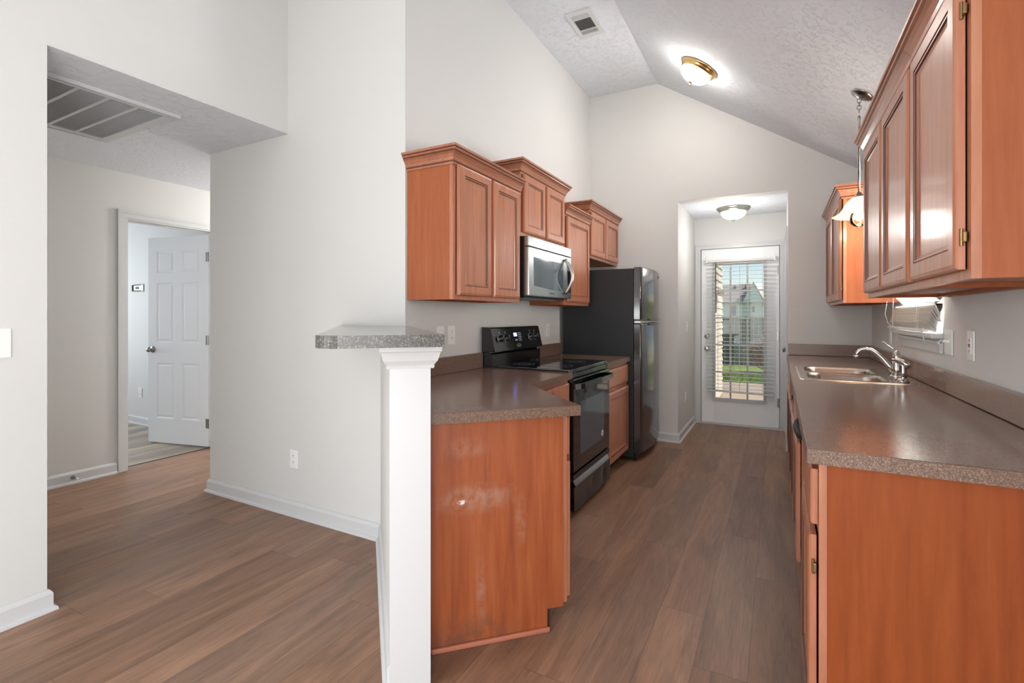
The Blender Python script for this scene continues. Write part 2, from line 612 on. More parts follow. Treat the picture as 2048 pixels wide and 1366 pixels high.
# threshold crack between the two floors
struct(MB().box((-4.812, 2.05, -0.004), (-4.795, 2.82, 0.002)), 'trim_1', 'dark_gap')

struct(MB().box((-2.9, -4.6, ZF), (RID, 5.3, ZF + 0.1)), 'ceiling', 'ceiling')
mb = MB()
vs = [(RID, -4.6, ZF), (0.9, -4.6, zs(0.9)), (0.9, 5.3, zs(0.9)), (RID, 5.3, ZF)]
mb.add(vs + [(a, b, c + 0.1) for a, b, c in vs], [(0, 1, 2, 3), (4, 7, 6, 5), (0, 4, 5, 1), (1, 5, 6, 2), (2, 6, 7, 3), (3, 7, 4, 0)])
struct(mb, 'ceiling_slope', 'ceiling')
struct(MB().box((-4.82, 0.7, 2.436), (-2.891, 5.2, 2.54)).box((-2.891, .916, 2.436), (-2.7702, 2.099, 2.4395)), 'ceiling_hall', 'ceiling')
struct(MB().box((-8.2, 0.3, 2.445), (-4.823, 3.2, 2.54)), 'ceiling_bedroom', 'ceiling')
struct(MB().box((-1.0, 5.243, 2.41), (0.3, 6.33, 2.5)), 'ceiling_alcove', 'ceiling')

# left wall of the living area and the header above the hall opening
mb = MB()
mb.box((-2.89, -4.6, 0), (-2.77, 0.915, ZF))
mb.box((-2.89, 0.915, 2.44), (-2.77, 2.1, ZF))
struct(mb, 'wall_left', 'wall')
# rear wall (behind camera) with two window openings
mb = MB()
mb.box((-2.89, -4.6, 0), (XR + .12, -4.5, 0.5))
mb.box((-2.89, -4.6, 2.5), (XR + .12, -4.5, ZF))
for a, b in ((-2.77, -2.55), (-0.95, -0.80), (0.60, 0.70)):
    mb.box((a, -4.6, 0.5), (b, -4.5, 2.5))
struct(mb, 'wall_rear', 'wall')
struct(MB().box((-2.77, -4.6, 0.5), (0.7, -4.58, 2.5)), 'window_3', 'glass')
# wall facing the living area, corner to the kitchen and the kitchen's left wall
mb = MB()
mb.box((-3.62, 2.1, 0), (-2.77, 2.22, 2.44))
mb.box((-2.77, 2.1, 0), (-1.92, 2.22, ZF))
struct(mb, 'wall_hall', 'wall')
struct(MB().box((-1.92, 2.1, 0), (XL, YB + .12, ZF)), 'wall_kitchen', 'wall')
struct(MB().box((-3.62, 2.22, 0), (-3.50, 5.2, 2.44)), 'wall_corridor', 'wall')
mb = MB()
mb.box((-4.82, 0.7, 0), (-4.70, 2.045, 2.44))
mb.box((-4.82, 2.825, 0), (-4.70, 5.2, 2.44))
mb.box((-4.82, 2.045, 2.075), (-4.70, 2.825, 2.44))
struct(mb, 'wall_bedroom_door', 'wall')
struct(MB().box((-4.70, 0.7, 0), (-2.89, 0.8, 2.44)), 'wall_corridor_near', 'wall')
struct(MB().box((-4.70, 5.1, 0), (-3.50, 5.2, 2.44)), 'wall_corridor_far', 'wall')
# bedroom
struct(MB().box((-8.2, 3.0, 0), (-4.822, 3.12, 2.44)), 'wall_bedroom_back', 'wall')
struct(MB().box((-8.2, 0.3, 0), (-4.822, 0.4, 2.44)), 'wall_bedroom_front', 'wall')
struct(MB().box((-8.2, 0.4, 0), (-8.1, 3.0, 2.44)), 'wall_bedroom_side', 'wall')

# back wall with the alcove opening
mb = MB()
def gab(x0, x1, zlo):
    pts = [(x0, zlo), (x1, zlo)]
    hi = [(x1, zs(x1) if x1 > RID else ZF)]
    if x0 < RID < x1:
        hi.append((RID, ZF))
    hi.append((x0, zs(x0) if x0 > RID else ZF))
    poly = pts + hi
    m = Matrix(((1, 0, 0, 0), (0, 0, -1, YB + .12), (0, 1, 0, 0), (0, 0, 0, 1)))
    mb.prism(poly, 0, .12, m)
gab(XL, -0.88, 0)
gab(-0.88, 0.08, 2.41)
gab(0.08, XR, 0)
struct(mb, 'wall_back', 'wall')
struct(MB().box((-1.0, YB + .12, 0), (-0.88, 6.2, 2.41)), 'wall_alcove_left', 'wall')
mb = MB()
mb.box((0.08, YB + .12, 0), (0.2, 5.32, 2.41))
mb.box((0.08, 6.12, 0), (0.2, 6.2, 2.41))
mb.box((0.08, 5.32, 2.06), (0.2, 6.12, 2.41))
struct(mb, 'wall_alcove_right', 'wall')
mb = MB()
mb.box((-1.0, 6.2, 0), (-0.825, 6.32, 2.41))
mb.box((0.035, 6.2, 0), (0.3, 6.32, 2.41))
mb.box((-0.825, 6.2, 2.065), (0.035, 6.32, 2.41))
struct(mb, 'wall_alcove_back', 'wall')
# right wall with kitchen window and (behind camera) the side window
WY0, WY1, WZ0, WZ1 = 3.08, 3.93, 1.185, 2.12
mb = MB()
mb.box((XR, -4.6, 0), (XR + .12, -2.5, zs(XR)))
mb.box((XR, -2.5, 0), (XR + .12, -0.5, 0.30))
mb.box((XR, -2.5, 2.10), (XR + .12, -0.5, zs(XR)))
mb.box((XR, -0.5, 0), (XR + .12, WY0, zs(XR)))
mb.box((XR, WY0, 0), (XR + .12, WY1, WZ0))
mb.box((XR, WY0, WZ1), (XR + .12, WY1, zs(XR)))
mb.box((XR, WY1, 0), (XR + .12, YB + .12, zs(XR)))
struct(mb, 'wall_right', 'wall')
struct(MB().box((XR + .08, -2.5, 0.30), (XR + .1, -0.5, 2.10)), 'window_2', 'glass')

# peninsula half wall (45 degrees): outer face x+y=.12, inner x+y=.31
def sd(s_, d_):
    """point with x+y=s, y-x=d"""
    return ((s_ - d_) / 2, (s_ + d_) / 2)
D0 = 2.43
struct(MB().prism([sd(.12, D0), sd(.305, D0), (XL - .003, .305 - XL), (XL - .003, 2.1), (.12 - 2.097, 2.097)], 0, 1.172), 'wall_peninsula', 'wall')

# ------------------------------------------------------------------ baseboards
BB = [(0, 0), (.028, 0), (.026, .012), (.016, .018), (.014, .018), (.014, .072), (.009, .082), (.004, .088), (0, .09)]
def baseboard(name, path):
    mb = MB()
    mb.sweep(path[::-1], BB)
    struct(mb, name, 'white')
baseboard('baseboard_left', [(-2.89, 0.917), (-2.768, 0.917), (-2.768, -4.49)])
baseboard('baseboard_hall', [sd(.12, D0), (.12 - 2.098, 2.098), (-3.622, 2.098), (-3.622, 5.0)][::-1][::-1])
baseboard('baseboard_corridor', [(-4.698, 1.98), (-4.698, 0.8)])
baseboard('baseboard_bedroom', [(-4.83, 2.998), (-8.1, 2.998)][::1])
baseboard('baseboard_back', [(-0.878, 6.14), (-0.878, 5.118), (-1.78, 5.118)])

# ------------------------------------------------------------------ door casings (trim)
def casing(name, x0, x1, ztop, plane, facing, wd=0.062, leg0=True, leg1=True):
    """facing: function (a along wall, out, z) -> world"""
    mb = MB()
    def bx(a0, a1, z0, z1, o):
        p, q = facing(a0, 0, z0), facing(a1, o, z1)
        mb.box(p, q)
    for o, ins in ((0.011, 0.0), (0.017, 0.036)):
        e = .0012 if ins else 0
        if leg0:
            bx(x0 - wd - e, x0 - ins, 0, ztop + ins, o)
        if leg1:
            bx(x1 + ins, x1 + wd + e, 0, ztop + ins, o)
        bx(x0 - wd - e, x1 + wd + e, ztop + ins + .0005, ztop + wd + e, o)
    struct(mb, name, 'white')
# bedroom door casing on plane x=-4.70 facing +x
casing('trim_2', 2.05, 2.82, 2.07, None, lambda a, o, z: (-4.699 + o, a, z))
mb = MB()
mb.box((-4.818, 2.047, 0), (-4.700, 2.062, 2.073))
mb.box((-4.818, 2.808, 0), (-4.700, 2.823, 2.073))
mb.box((-4.818, 2.062, 2.058), (-4.700, 2.808, 2.073))
mb.box((-4.78, 2.062, 0), (-4.765, 2.072, 2.058))
mb.box((-4.78, 2.062, 2.048), (-4.765, 2.808, 2.058))
struct(mb, 'trim_3', 'white')
# back door casing facing -y
casing('trim_4', -0.805, 0.018, 2.05, None, lambda a, o, z: (a, 6.199 - o, z), 0.058)
mb = MB()
mb.box((-0.823, 6.2, 0), (-0.806, 6.318, 2.063))
mb.box((0.018, 6.2, 0), (0.033, 6.318, 2.063))
mb.box((-0.806, 6.2, 2.048), (0.018, 6.318, 2.063))
mb.box((-0.806, 6.19, 0), (0.018, 6.318, 0.014))
mb.box((-0.806, 6.263, 0.014), (-0.786, 6.276, 2.048))
mb.box((-0.004, 6.263, 0.014), (0.018, 6.276, 2.048))
mb.box((-0.786, 6.263, 2.030), (-0.004, 6.276, 2.048))
struct(mb, 'trim_5', 'white')
# side door casing in the alcove right wall, facing -x
casing('trim_6', 5.33, 6.09, 2.05, None, lambda a, o, z: (0.079 - o, a, z), 0.055)

def rim(mb, x0, x1, z0, z1, y0, y1, wd):
    mb.box((x0, y0, z0), (x0 + wd, y1, z1))
    mb.box((x1 - wd, y0, z0), (x1, y1, z1))
    mb.box((x0 + wd, y0, z0), (x1 - wd, y1, z0 + wd))
    mb.box((x0 + wd, y0, z1 - wd), (x1 - wd, y1, z1))

def door_slab(mb, w, h, t, cells, rec=0.007):
    """slab standing in XZ at y 0..t with raised panels in given cells (x0,z0,x1,z1), both faces"""
    mb.box((0, rec, 0), (w, t - rec, h))
    xs = sorted({0, w} | {c[0] for c in cells} | {c[2] for c in cells})
    zz = sorted({0, h} | {c[1] for c in cells} | {c[3] for c in cells})
    for i in range(len(xs) - 1):
        for k in range(len(zz) - 1):
            mx_, mz = (xs[i] + xs[i + 1]) / 2, (zz[k] + zz[k + 1]) / 2
            if not any(c[0] < mx_ < c[2] and c[1] < mz < c[3] for c in cells):
                mb.box((xs[i], 0, zz[k]), (xs[i + 1], rec, zz[k + 1]))
                mb.box((xs[i], t - rec, zz[k]), (xs[i + 1], t, zz[k + 1]))
    for c in cells:
        cw, ch = c[2] - c[0], c[3] - c[1]
        for side in (0, 1):
            m = Matrix.Identity(4) if side == 0 else Matrix.Translation((0, t, 0)) @ Matrix.Diagonal((1, -1, 1, 1))
            ins = [(0.0, 0.0), (0.010, 0.006), (0.020, 0.0066), (0.034, 0.002)]
            mb.rings(cw, ch, rec + 0.001, ins, m, c[0], c[1])

def knob(mb, c, d, r=0.026, L=0.055):
    """round knob at c pointing along d"""
    c, d = Vector(c), Vector(d).normalized()
    q = Matrix.Translation(c) @ d.to_track_quat('Z', 'Y').to_matrix().to_4x4()
    mb.lathe([(0, 0), (0.032, 0), (0.033, 0.004), (0.028, 0.008), (0.012, 0.010), (0.011, L * .5), (r * .7, L * .56), (r, L * .75), (r * .92, L * .93), (r * .5, L), (0, L)], 24, q)

# bedroom six-panel door, hinged at the right jamb, swung into the bedroom
d2 = bpy.data.objects.new('door_2', None)
COL.objects.link(d2)
d2['kind'] = 'structure'
d2.location = (-4.815, 2.806, 0.012)
ang = math.atan2(2.641 - 2.806, -5.556 + 4.815)
d2.rotation_euler = (0, 0, ang)
mb = MB()
W, Hh = 0.755, 2.03
m0, m1 = 0.105, 0.065
xl = [(m0, W / 2 - m1 / 1.3), (W / 2 + m1 / 1.3, W - m0)]
cells = []
for a, b in xl:
    cells += [(a, 0.24, b, 0.79), (a, 0.99, b, 1.58), (a, 1.68, b, 1.90)]
door_slab(mb, W, Hh, 0.035, cells)
mb.build('door_leaf', 'door_white', d2)
mb = MB()
knob(mb, (W - 0.06, 0.035, 0.92), (0, 1, 0))
knob(mb, (W - 0.06, 0.0, 0.92), (0, -1, 0))
mb.box((W - .002, .006, .89), (W + .002, .029, .95))
mb.build('door_knob', 'nickel', d2)
for z in (0.22, 1.02, 1.82):
    mb = MB()
    mb.cyl((-0.004, 0.040, z - .045), (-0.004, 0.040, z + .045), 0.007, 12)
    mb.box((0.0, 0.0352, z - .045), (0.03, 0.037, z + .045))
    mb.build('hinge', 'nickel', d2)

# side door in the alcove (seen edge-on): slab with knob
d3 = bpy.data.objects.new('door_3', None)
COL.objects.link(d3)
d3['kind'] = 'structure'
d3.location = (0.092, 6.085, 0.012)
d3.rotation_euler = (0, 0, -PI / 2)
mb = MB()
door_slab(mb, 0.75, 2.03, 0.035, [(a, z0, b, z1) for a, b in xl for z0, z1 in ((.24, .79), (.99, 1.58), (1.68, 1.90))])
mb.build('door_leaf', 'door_white', d3)
mb = MB()
knob(mb, (0.69, 0.0, 0.93), (0, -1, 0))
mb.build('door_knob', 'nickel', d3)
for z in (.25, 1.0, 1.8):
    mb = MB()
    mb.cyl((-0.004, -0.006, z - .045), (-0.004, -0.006, z + .045), 0.007, 12)
    mb.build('hinge', 'nickel', d3)

# ------------------------------------------------------------------ glazed back door
d1 = bpy.data.objects.new('door_1', None)
COL.objects.link(d1)
d1['kind'] = 'structure'
d1.location = (-0.80, 6.215, 0.018)
W, Hh, T = 0.812, 2.027, 0.044
gx0, gx1, gz0, gz1 = 0.138, 0.670, 0.275, 1.855
mb = MB()
mb.box((0, 0, 0), (gx0, T, Hh), 0.002)
mb.box((gx1, 0, 0), (W, T, Hh), 0.002)
mb.box((gx0, 0, 0), (gx1, T, gz0))
mb.box((gx0, 0, gz1), (gx1, T, Hh))
mb.build('door_leaf', 'door_white', d1)
mb = MB()
mw_ = 0.032
for y0, y1 in ((-0.010, 0.004), (T - .004, T + .010)):
    rim(mb, gx0 - mw_ * .6, gx1 + mw_ * .6, gz0 - mw_ * .6, gz1 + mw_ * .6, y0, y1, mw_ * .6 + .014)
mb.build('glazing_frame', 'white', d1)
mb = MB()
for i in (1, 2):
    x = gx0 + (gx1 - gx0) * i / 3
    mb.box((x - .009, .006, gz0), (x + .009, T - .006, gz1))
for i in range(1, 5):
    z = gz0 + (gz1 - gz0) * i / 5
    mb.box((gx0, .0065, z - .009), (gx1, T - .0065, z + .009))
mb.build('muntins', 'white', d1)
MB().box((gx0, T / 2 - .002, gz0), (gx1, T / 2 + .002, gz1)).build('pane', 'glass', d1)
mb = MB()
knob(mb, (0.062, 0.0, 0.862), (0, -1, 0), 0.027, 0.06)
mb.build('door_knob', 'chrome', d1)
mb = MB()
q = Matrix.Translation((0.062, 0, 1.008)) @ Vector((0, -1, 0)).to_track_quat('Z', 'Y').to_matrix().to_4x4()
mb.lathe([(0, 0), (0.032, 0), (0.032, 0.008), (0.026, 0.016), (0.0, 0.017)], 24, q)
mb.box((0.058, -0.032, 0.992), (0.066, -0.014, 1.024), 0.002)
mb.build('deadbolt', 'chrome', d1)
for z in (0.28, 1.02, 1.76):
    mb = MB()
    mb.cyl((W + .004, -0.006, z - .05), (W + .004, -0.006, z + .05), 0.008, 12)
    mb.box((W - .022, -0.002, z - .05), (W + .026, 0.0, z + .05))
    mb.build('hinge', 'nickel', d1)

# horizontal blind hanging on the back door, slats open
bl = thing('door_blind', 'white horizontal slat blind with open slats hanging over the glazed back door', 'blind', (-0.735, 6.155, 0))
BW = 0.70
MB().box((0, 0.004, 1.888), (BW, 0.042, 1.916), 0.003).build('headrail', 'vinyl', bl)
mb = MB()
zt, zb = 1.868, 0.43
ns_ = 33
for i in range(ns_):
    z = zt - (zt - zb) * i / (ns_ - 1)
    m = Matrix.Translation((BW / 2, 0.022, z)) @ Matrix.Rotation(math.radians(0.5), 4, 'X')
    pr = [(-.022, 0), (-.011, .0015), (0, .002), (.011, .0015), (.022, 0)]
    vs, fs = [], []
    for x in (-BW / 2, BW / 2):
        for dz in (0, .0012):
            for yy, zz_ in pr:
                vs.append((x, yy, zz_ + dz))
    for dz in (0, 5):
        for k in range(4):
            fs.append([dz + k, dz + k + 1, dz + 10 + k + 1, dz + 10 + k])
    fs += [[0, 5, 15, 10], [4, 9, 19, 14], [0, 1, 2, 3, 4, 9, 8, 7, 6, 5], [10, 11, 12, 13, 14, 19, 18, 17, 16, 15]]
    mb.add(vs, fs, False, m)
mb.build('slats', 'plastic', bl)
m = Matrix.Translation((BW / 2, .022, .392)) @ Matrix.Rotation(math.radians(1.2), 4, 'Y')
MB().box((-BW / 2, -.024, -.009), (BW / 2, .024, .009), .004, m).build('bottom_rail', 'vinyl', bl)
mb = MB()
for x in (0.12, 0.35, 0.58):
    for y in (-0.003, 0.048):
        mb.cyl((x, y, .40), (x, y, 1.89), 0.0011, 6)
mb.build('ladder_cords', 'vinyl', bl)
MB().cyl((0.105, -0.014, 1.30), (0.10, -0.012, 1.885), 0.005, 8).build('tilt_wand', 'black_plastic', bl)
for x in (-0.012, BW - .004):
    mb = MB()
    mb.box((x, -.004, 1.878), (x + .016, .05, 1.932), .002)
    mb.cyl((x + .008, .02, 1.93), (x + .008, .02, 1.965), .003, 8)
    mb.build('bracket', 'plastic', bl)

# ------------------------------------------------------------------ kitchen window (right wall)
wn_ = bpy.data.objects.new('window_1', None)
COL.objects.link(wn_)
wn_['kind'] = 'structure'
wn_.location = (XR, 0, 0)
mb = MB()
for (a, b, c, d) in ((WY0, WY0 + .05, WZ0, WZ1), (WY1 - .05, WY1, WZ0, WZ1), (WY0 + .05, WY1 - .05, WZ0, WZ0 + .05), (WY0 + .05, WY1 - .05, WZ1 - .05, WZ1), (WY0 + .05, WY1 - .05, 1.63, 1.67)):
    mb.box((.06, a, c), (.10, b, d))
mb.build('window_frame', 'white', wn_)
MB().box((.078, WY0 + .05, WZ0 + .05), (.082, WY1 - .05, WZ1 - .05)).build('pane', 'glass', wn_)
mb = MB()
mb.box((-.055, WY0 - .045, 1.158), (-.001, WY1 + .06, 1.182), .008)
mb.box((-.001, WY0 + .003, 1.158), (.06, WY1 - .003, 1.1845))
mb.build('window_sill', 'white', wn_)
mb = MB()
mb.box((-.016, WY0 - .02, 1.085), (-.001, WY1 + .035, 1.157), .003)
mb.box((-.026, WY0 - .02, 1.128), (-.001, WY1 + .035, 1.150), .008)
mb.build('apron', 'white', wn_)

wb = thing('window_blind', 'white slat blind with bunched broken lower slats over the small kitchen window', 'blind', (XR, 0, 0))
MB().box((-.045, WY0 - .01, 2.09), (-.002, WY1 + .01, 2.13), .003).build('headrail', 'vinyl', wb)
mb = MB()
for i in range(14):
    z = 2.065 - i * .054
    m = Matrix.Translation((-.026, (WY0 + WY1) / 2, z)) @ Matrix.Rotation(math.radians(62 if i < 13 else 50), 4, 'Y') @ Matrix.Rotation(math.radians(random.uniform(-.5, .5)), 4, 'X')
    mb.box((-.026, -.43, -.0012), (.026, .43, .0012), 0, m)
for i in range(12):          # bunch resting near the sill
    z = 1.212 + i * .008
    m = Matrix.Translation((-.048 + i * .002, (WY0 + WY1) / 2 + random.uniform(-.008, .008), z)) @ Matrix.Rotation(math.radians(52 + i * 1.5), 4, 'Y') @ Matrix.Rotation(math.radians(-.4), 4, 'X')
    mb.box((-.03, -.435, -.0015), (.03, .435, .0015), 0, m)
mb.build('slats', 'vinyl', wb)
MB().box((-.064, WY0 + .10, 1.186), (-.034, WY1 + .12, 1.202), .005).build('bottom_rail', 'vinyl', wb)
mb = MB()
for y in (WY0 + .10, WY0 + .14, WY1 - .12):
    mb = MB()
    mb.cyl((-.075, y, 1.20), (-.055, y, 2.09), .0012, 6)
    mb.build('lift_cord', 'vinyl', wb)
mb = MB()
mb.tube([(-.08, WY1 + .02, 1.36), (-.09, WY1 + .03, 1.28), (-.075, WY1 + .02, 1.22), (-.07, WY1 - .05, 1.205)], .0015, 6)
mb.build('loose_cord', 'vinyl', wb)
mb = MB()
mb.tube([(-.075, WY0 - .01, 1.21), (-.085, WY0 - .035, 1.19), (-.08, WY0 - .045, 1.15), (-.07, WY0 - .03, 1.12)], .002, 6)
mb.build('cord_loop', 'vinyl', wb)

# ------------------------------------------------------------------ cabinets
DOOR_RINGS = [(0.0, .007), (.004, .003), (.009, .0015), (.013, 0), (.050, 0), (.0515, .0045), (.053, .0045), (.055, .0015), (.060, .0015), (.0615, .0065), (.063, .0065), (.070, .0095), (.090, .0095)]
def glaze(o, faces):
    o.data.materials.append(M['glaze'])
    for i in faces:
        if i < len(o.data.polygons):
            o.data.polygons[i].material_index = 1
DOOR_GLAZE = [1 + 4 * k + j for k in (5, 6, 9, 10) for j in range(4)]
DRAWER_RINGS = [(0.0, .007), (.004, .003), (.010, .0015), (.016, 0), (.03, 0)]
CROWN = [(0, 0), (.007, 0), (.010, .010), (.008, .012), (.008, .015), (.016, .018), (.018, .032), (.028, .048), (.038, .057), (.036, .059), (.036, .063), (.044, .066), (.046, .071), (.043, .073), (.043, .076), (.052, .078), (.052, .090), (0, .090)]

def cabinet(name, label, loc, rz, w, d, h, doors=(), drawers=(), crown=None, toe=False, group=None, side='cherry_side', hinge=None, top=True):
    t = thing(name, label, 'cabinet', loc, rz, 'cherry wall cabinets' if name == 'wall_cabinet' else 'cherry base cabinets')
    mb = MB()
    z0 = 0.10 if toe else 0.0
    th = .014
    if toe:
        mb.box((0, .019, 0 if False else z0), (th, d, h))
        mb.box((w - th, .019, z0), (w, d, h))
        mb.box((th, .019, z0), (w - th, d, z0 + th))
        mb.box((th, d - .008, z0 + th), (w - th, d, h))
        mb.box((th, .019, h - .02), (w - th, .08, h))
    else:
        mb.box((0, .019, 0), (th, d, h))
        mb.box((w - th, .019, 0), (w, d, h))
        mb.box((th, d - .008, 0.014), (w - th, d, h))
        mb.box((th, .019, h - .012), (w - th, d - .008, h))
        mb.box((th, d - .05, 0.0), (w - th, d - .008, .0135))
    mb.build('carcass', side, t)
    if toe:
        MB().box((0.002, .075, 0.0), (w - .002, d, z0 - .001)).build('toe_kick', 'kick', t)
    else:
        MB().box((th, .0195, .014), (w - th, d - .008, .024)).build('bottom_panel', 'underside', t)
    # face frame with real openings behind the doors
    mb = MB()
    fz = z0
    mb.box((.03, 0, fz), (w - .03, .0188, fz + .028))
    mb.box((.03, 0, h - .03), (w - .03, .0188, h))
    mb.box((0, 0, fz), (.03, .0188, h))
    mb.box((w - .03, 0, fz), (w, .0188, h))
    ds = sorted(doors)
    for a, b in zip(ds[:-1], ds[1:]):
        xm = (a[0] + a[2] + b[0]) / 2
        mb.box((xm - .024, .0002, fz + .028), (xm + .024, .0186, h - .03))
    if drawers:
        zr = (doors[0][1] + doors[0][3] + drawers[0][1]) / 2 if doors else None
        if zr:
            mb.box((.03, .0004, zr - .018), (w - .03, .0184, zr + .018))
    mb.build('face_frame', 'cherry', t)
    for (x0, zz0, dw, dh) in doors:
        o = MB().rings(dw, dh, .02, DOOR_RINGS).build('door', 'cherry', t, (x0, -.0245, zz0))
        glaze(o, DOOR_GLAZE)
        if hinge:
            for hz in (.075, dh - .085):
                hb = MB()
                hx = dw + .004 if hinge == 'r' else -.004
                hb.cyl((hx, .012, hz - .02), (hx, .012, hz + .02), .0035, 8)
                hb.box((hx - .006, .0125, hz - .012), (hx + .012, .0195, hz + .012), .002)
                hb.build('hinge', 'hinge', o)
    for (x0, zz0, dw, dh) in drawers:
        MB().rings(dw, dh, .02, DRAWER_RINGS).build('drawer', 'cherry', t, (x0, -.0212, zz0))
    if crown:
        path = []
        if 'l' in crown:
            path.append((0, d))
        path += [(0, 0), (w, 0)]
        if 'r' in crown:
            path.append((w, d))
        mb = MB()
        mb.sweep(path, [(o - .0003 if o == 0 else o, z + h - .055) for o, z in CROWN])
        co = mb.build('crown_moulding', 'cherry_h', t)
        kk = len(CROWN)
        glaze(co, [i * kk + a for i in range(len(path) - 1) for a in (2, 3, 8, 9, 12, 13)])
        # deck that closes the crown from above
        MB().box((.001, .001, h + .002), (w - .001, d, h + .010)).build('top_panel', 'underside', t)
    return t

G1 = 'wall cabinets along the stove wall'
G2 = 'base cabinets under the sink counter'
R90 = PI / 2
cabinet('wall_cabinet', 'tall double-door cherry wall cabinet at the near end, left of the microwave', (-1.495, 2.115, 1.355), R90, .755, .303, .762,
        [(.030, .023, .335, .690), (.390, .023, .335, .690)], crown='l')
cabinet('wall_cabinet', 'short double-door cherry wall cabinet directly above the microwave', (-1.495, 2.873, 1.797), R90, .757, .303, .462,
        [(.030, .025, .335, .385), (.392, .025, .335, .385)], crown='lr')
cabinet('wall_cabinet', 'single-door cherry wall cabinet between the microwave and the refrigerator', (-1.495, 3.633, 1.355), R90, .575, .303, .762,
        [(.028, .023, .520, .690)], crown='f')
cabinet('wall_cabinet', 'short double-door cherry wall cabinet above the black refrigerator', (-1.495, 4.211, 1.79), R90, .895, .303, .470,
        [(.030, .025, .405, .39), (.460, .025, .405, .39)], crown='lr')
cabinet('wall_cabinet', 'double-door cherry wall cabinet right of the hanging pendant lamp', (.39, 2.965, 1.355), -R90, .978, .309, .762,
        [(.028, .023, .450, .690), (.505, .023, .450, .690)], crown='l')
cabinet('wall_cabinet', 'single-door cherry wall cabinet nearest the camera at the upper right edge', (.39, 1.985, 1.355), -R90, .490, .309, .762,
        [(.016, .023, .452, .690)], crown='r', hinge='r')
cabinet('wall_cabinet', 'cherry wall cabinet in the far right corner beside the back alcove, lit by the pendant', (.39, 5.112, 1.355), -R90, 1.10, .309, .762,
        [(.05, .023, .48, .690), (.57, .023, .505, .690)], crown='r', hinge='r')

# base cabinets, sink side (faces -x): local x runs towards the camera
HB = .874
def dz(w):
    return [(.012, .115, w - .024, .555)], [(.012, .70, w - .024, .150)]
dd, dr = dz(.475)
base_r = cabinet('base_cabinet', 'base cabinet with bare end panel at the near end of the sink counter', (.097, 2.043, 0), -R90, .482, .601, HB, dd, dr, toe=True, group=None, hinge='r')
mb = MB()
mb.prism([(.0195, 0), (.601, 0), (.601, HB - .001), (.0195, HB - .001)], 0, .006, Matrix(((0, 0, 1, .4825), (1, 0, 0, 0), (0, 1, 0, 0), (0, 0, 0, 1))))
mb.build('end_panel', 'cherry_base', base_r)
dd, dr = dz(.44)
cabinet('base_cabinet', 'narrow cherry base cabinet between the dishwasher and the sink cabinet', (.097, 3.098, 0), -R90, .444, .601, HB, dd, dr, toe=True)
cabinet('base_cabinet', 'wide cherry base cabinet directly under the steel sink', (.097, 4.052, 0), -R90, .950, .601, .70,
        [(.012, .115, .455, .555), (.483, .115, .455, .555)], toe=True)
MB().box((0, 0, .704), (.950, .020, .872)).build('false_drawer_front', 'cherry', [o for o in COL.objects if o.name.startswith('base_cabinet') and not o.parent][-1])
dd, dr = dz(.50)
cabinet('base_cabinet', 'corner base cabinet at the far end of the sink counter by the back alcove', (.097, 5.112, 0), -R90, 1.056, .601, HB,
        [(.012, .115, .505, .555), (.532, .115, .505, .555)], [(.012, .70, .505, .150), (.532, .70, .505, .150)], toe=True)

# left side base cabinets
dd, dr = dz(.57)
cabinet('base_cabinet', 'cherry base cabinet in the inside corner left of the black stove', (-1.158, 2.305, 0), R90, .568, .634, HB, dd, dr, toe=True)
dd, dr = dz(.595)
cabinet('base_cabinet', 'cherry base cabinet with drawer between the black stove and refrigerator', (-1.158, 3.642, 0), R90, .598, .634, HB, dd, dr, toe=True)
# peninsula cabinet, turned 45 degrees
S_F, D_E = 1.120, 2.640
ox, oy = sd(S_F, D_E)
dd, dr = dz(.535)
pen = cabinet('base_cabinet', 'angled peninsula base cabinet with scuffed worn cherry end panel', (ox, oy, 0), 3 * PI / 4, .535, .555, HB, dd, dr, toe=True)
mb = MB()
pp = [(.019, .088), (.088, .088), (.088, 0), (.555, 0), (.555, HB - .001), (.019, HB - .001)]
mb.prism(pp, -.006, -.0005, Matrix(((0, 0, 1, 0), (1, 0, 0, 0), (0, 1, 0, 0), (0, 0, 0, 1))))
mb.build('end_panel', 'scuffed', pen)
mb = MB()
mb.box((-.020, .080, 0), (-.0062, .555, .019), .006)
mb.build('shoe_moulding', 'shoe_wood', pen)

# ------------------------------------------------------------------ countertops
CT0, CT1 = .876, .914
ct = thing('countertop', 'long brown speckled laminate countertop holding the steel sink', 'countertop', (0, 0, 0))
SX0, SX1, SY0, SY1 = .135, .625, 3.195, 3.975
mb = MB()
mb.box((.072, 1.54, CT0), (.698, SY0, CT1))
mb.box((.072, SY1, CT0), (.698, YB - .002, CT1))
mb.box((.072, SY0, CT0), (SX0, SY1, CT1))
mb.box((SX1, SY0, CT0), (.698, SY1, CT1))
mb.build('worktop', 'laminate', ct)
MB().box((.675, 1.54, CT1 + .003), (.698, YB - .024, 1.016), .002).build('backsplash', 'laminate', ct)
MB().box((.082, YB - .023, CT1 + .003), (.698, YB - .002, 1.016), .002).build('backsplash', 'laminate', ct)
mb = MB()
mb.box((.068, 1.536, CT0), (.0725, YB - .002, CT1 - .0004))
mb.box((.068, 1.532, CT0), (.698, 1.5405, CT1 - .0004))
mb.build('edge_band', 'laminate_edge', ct)

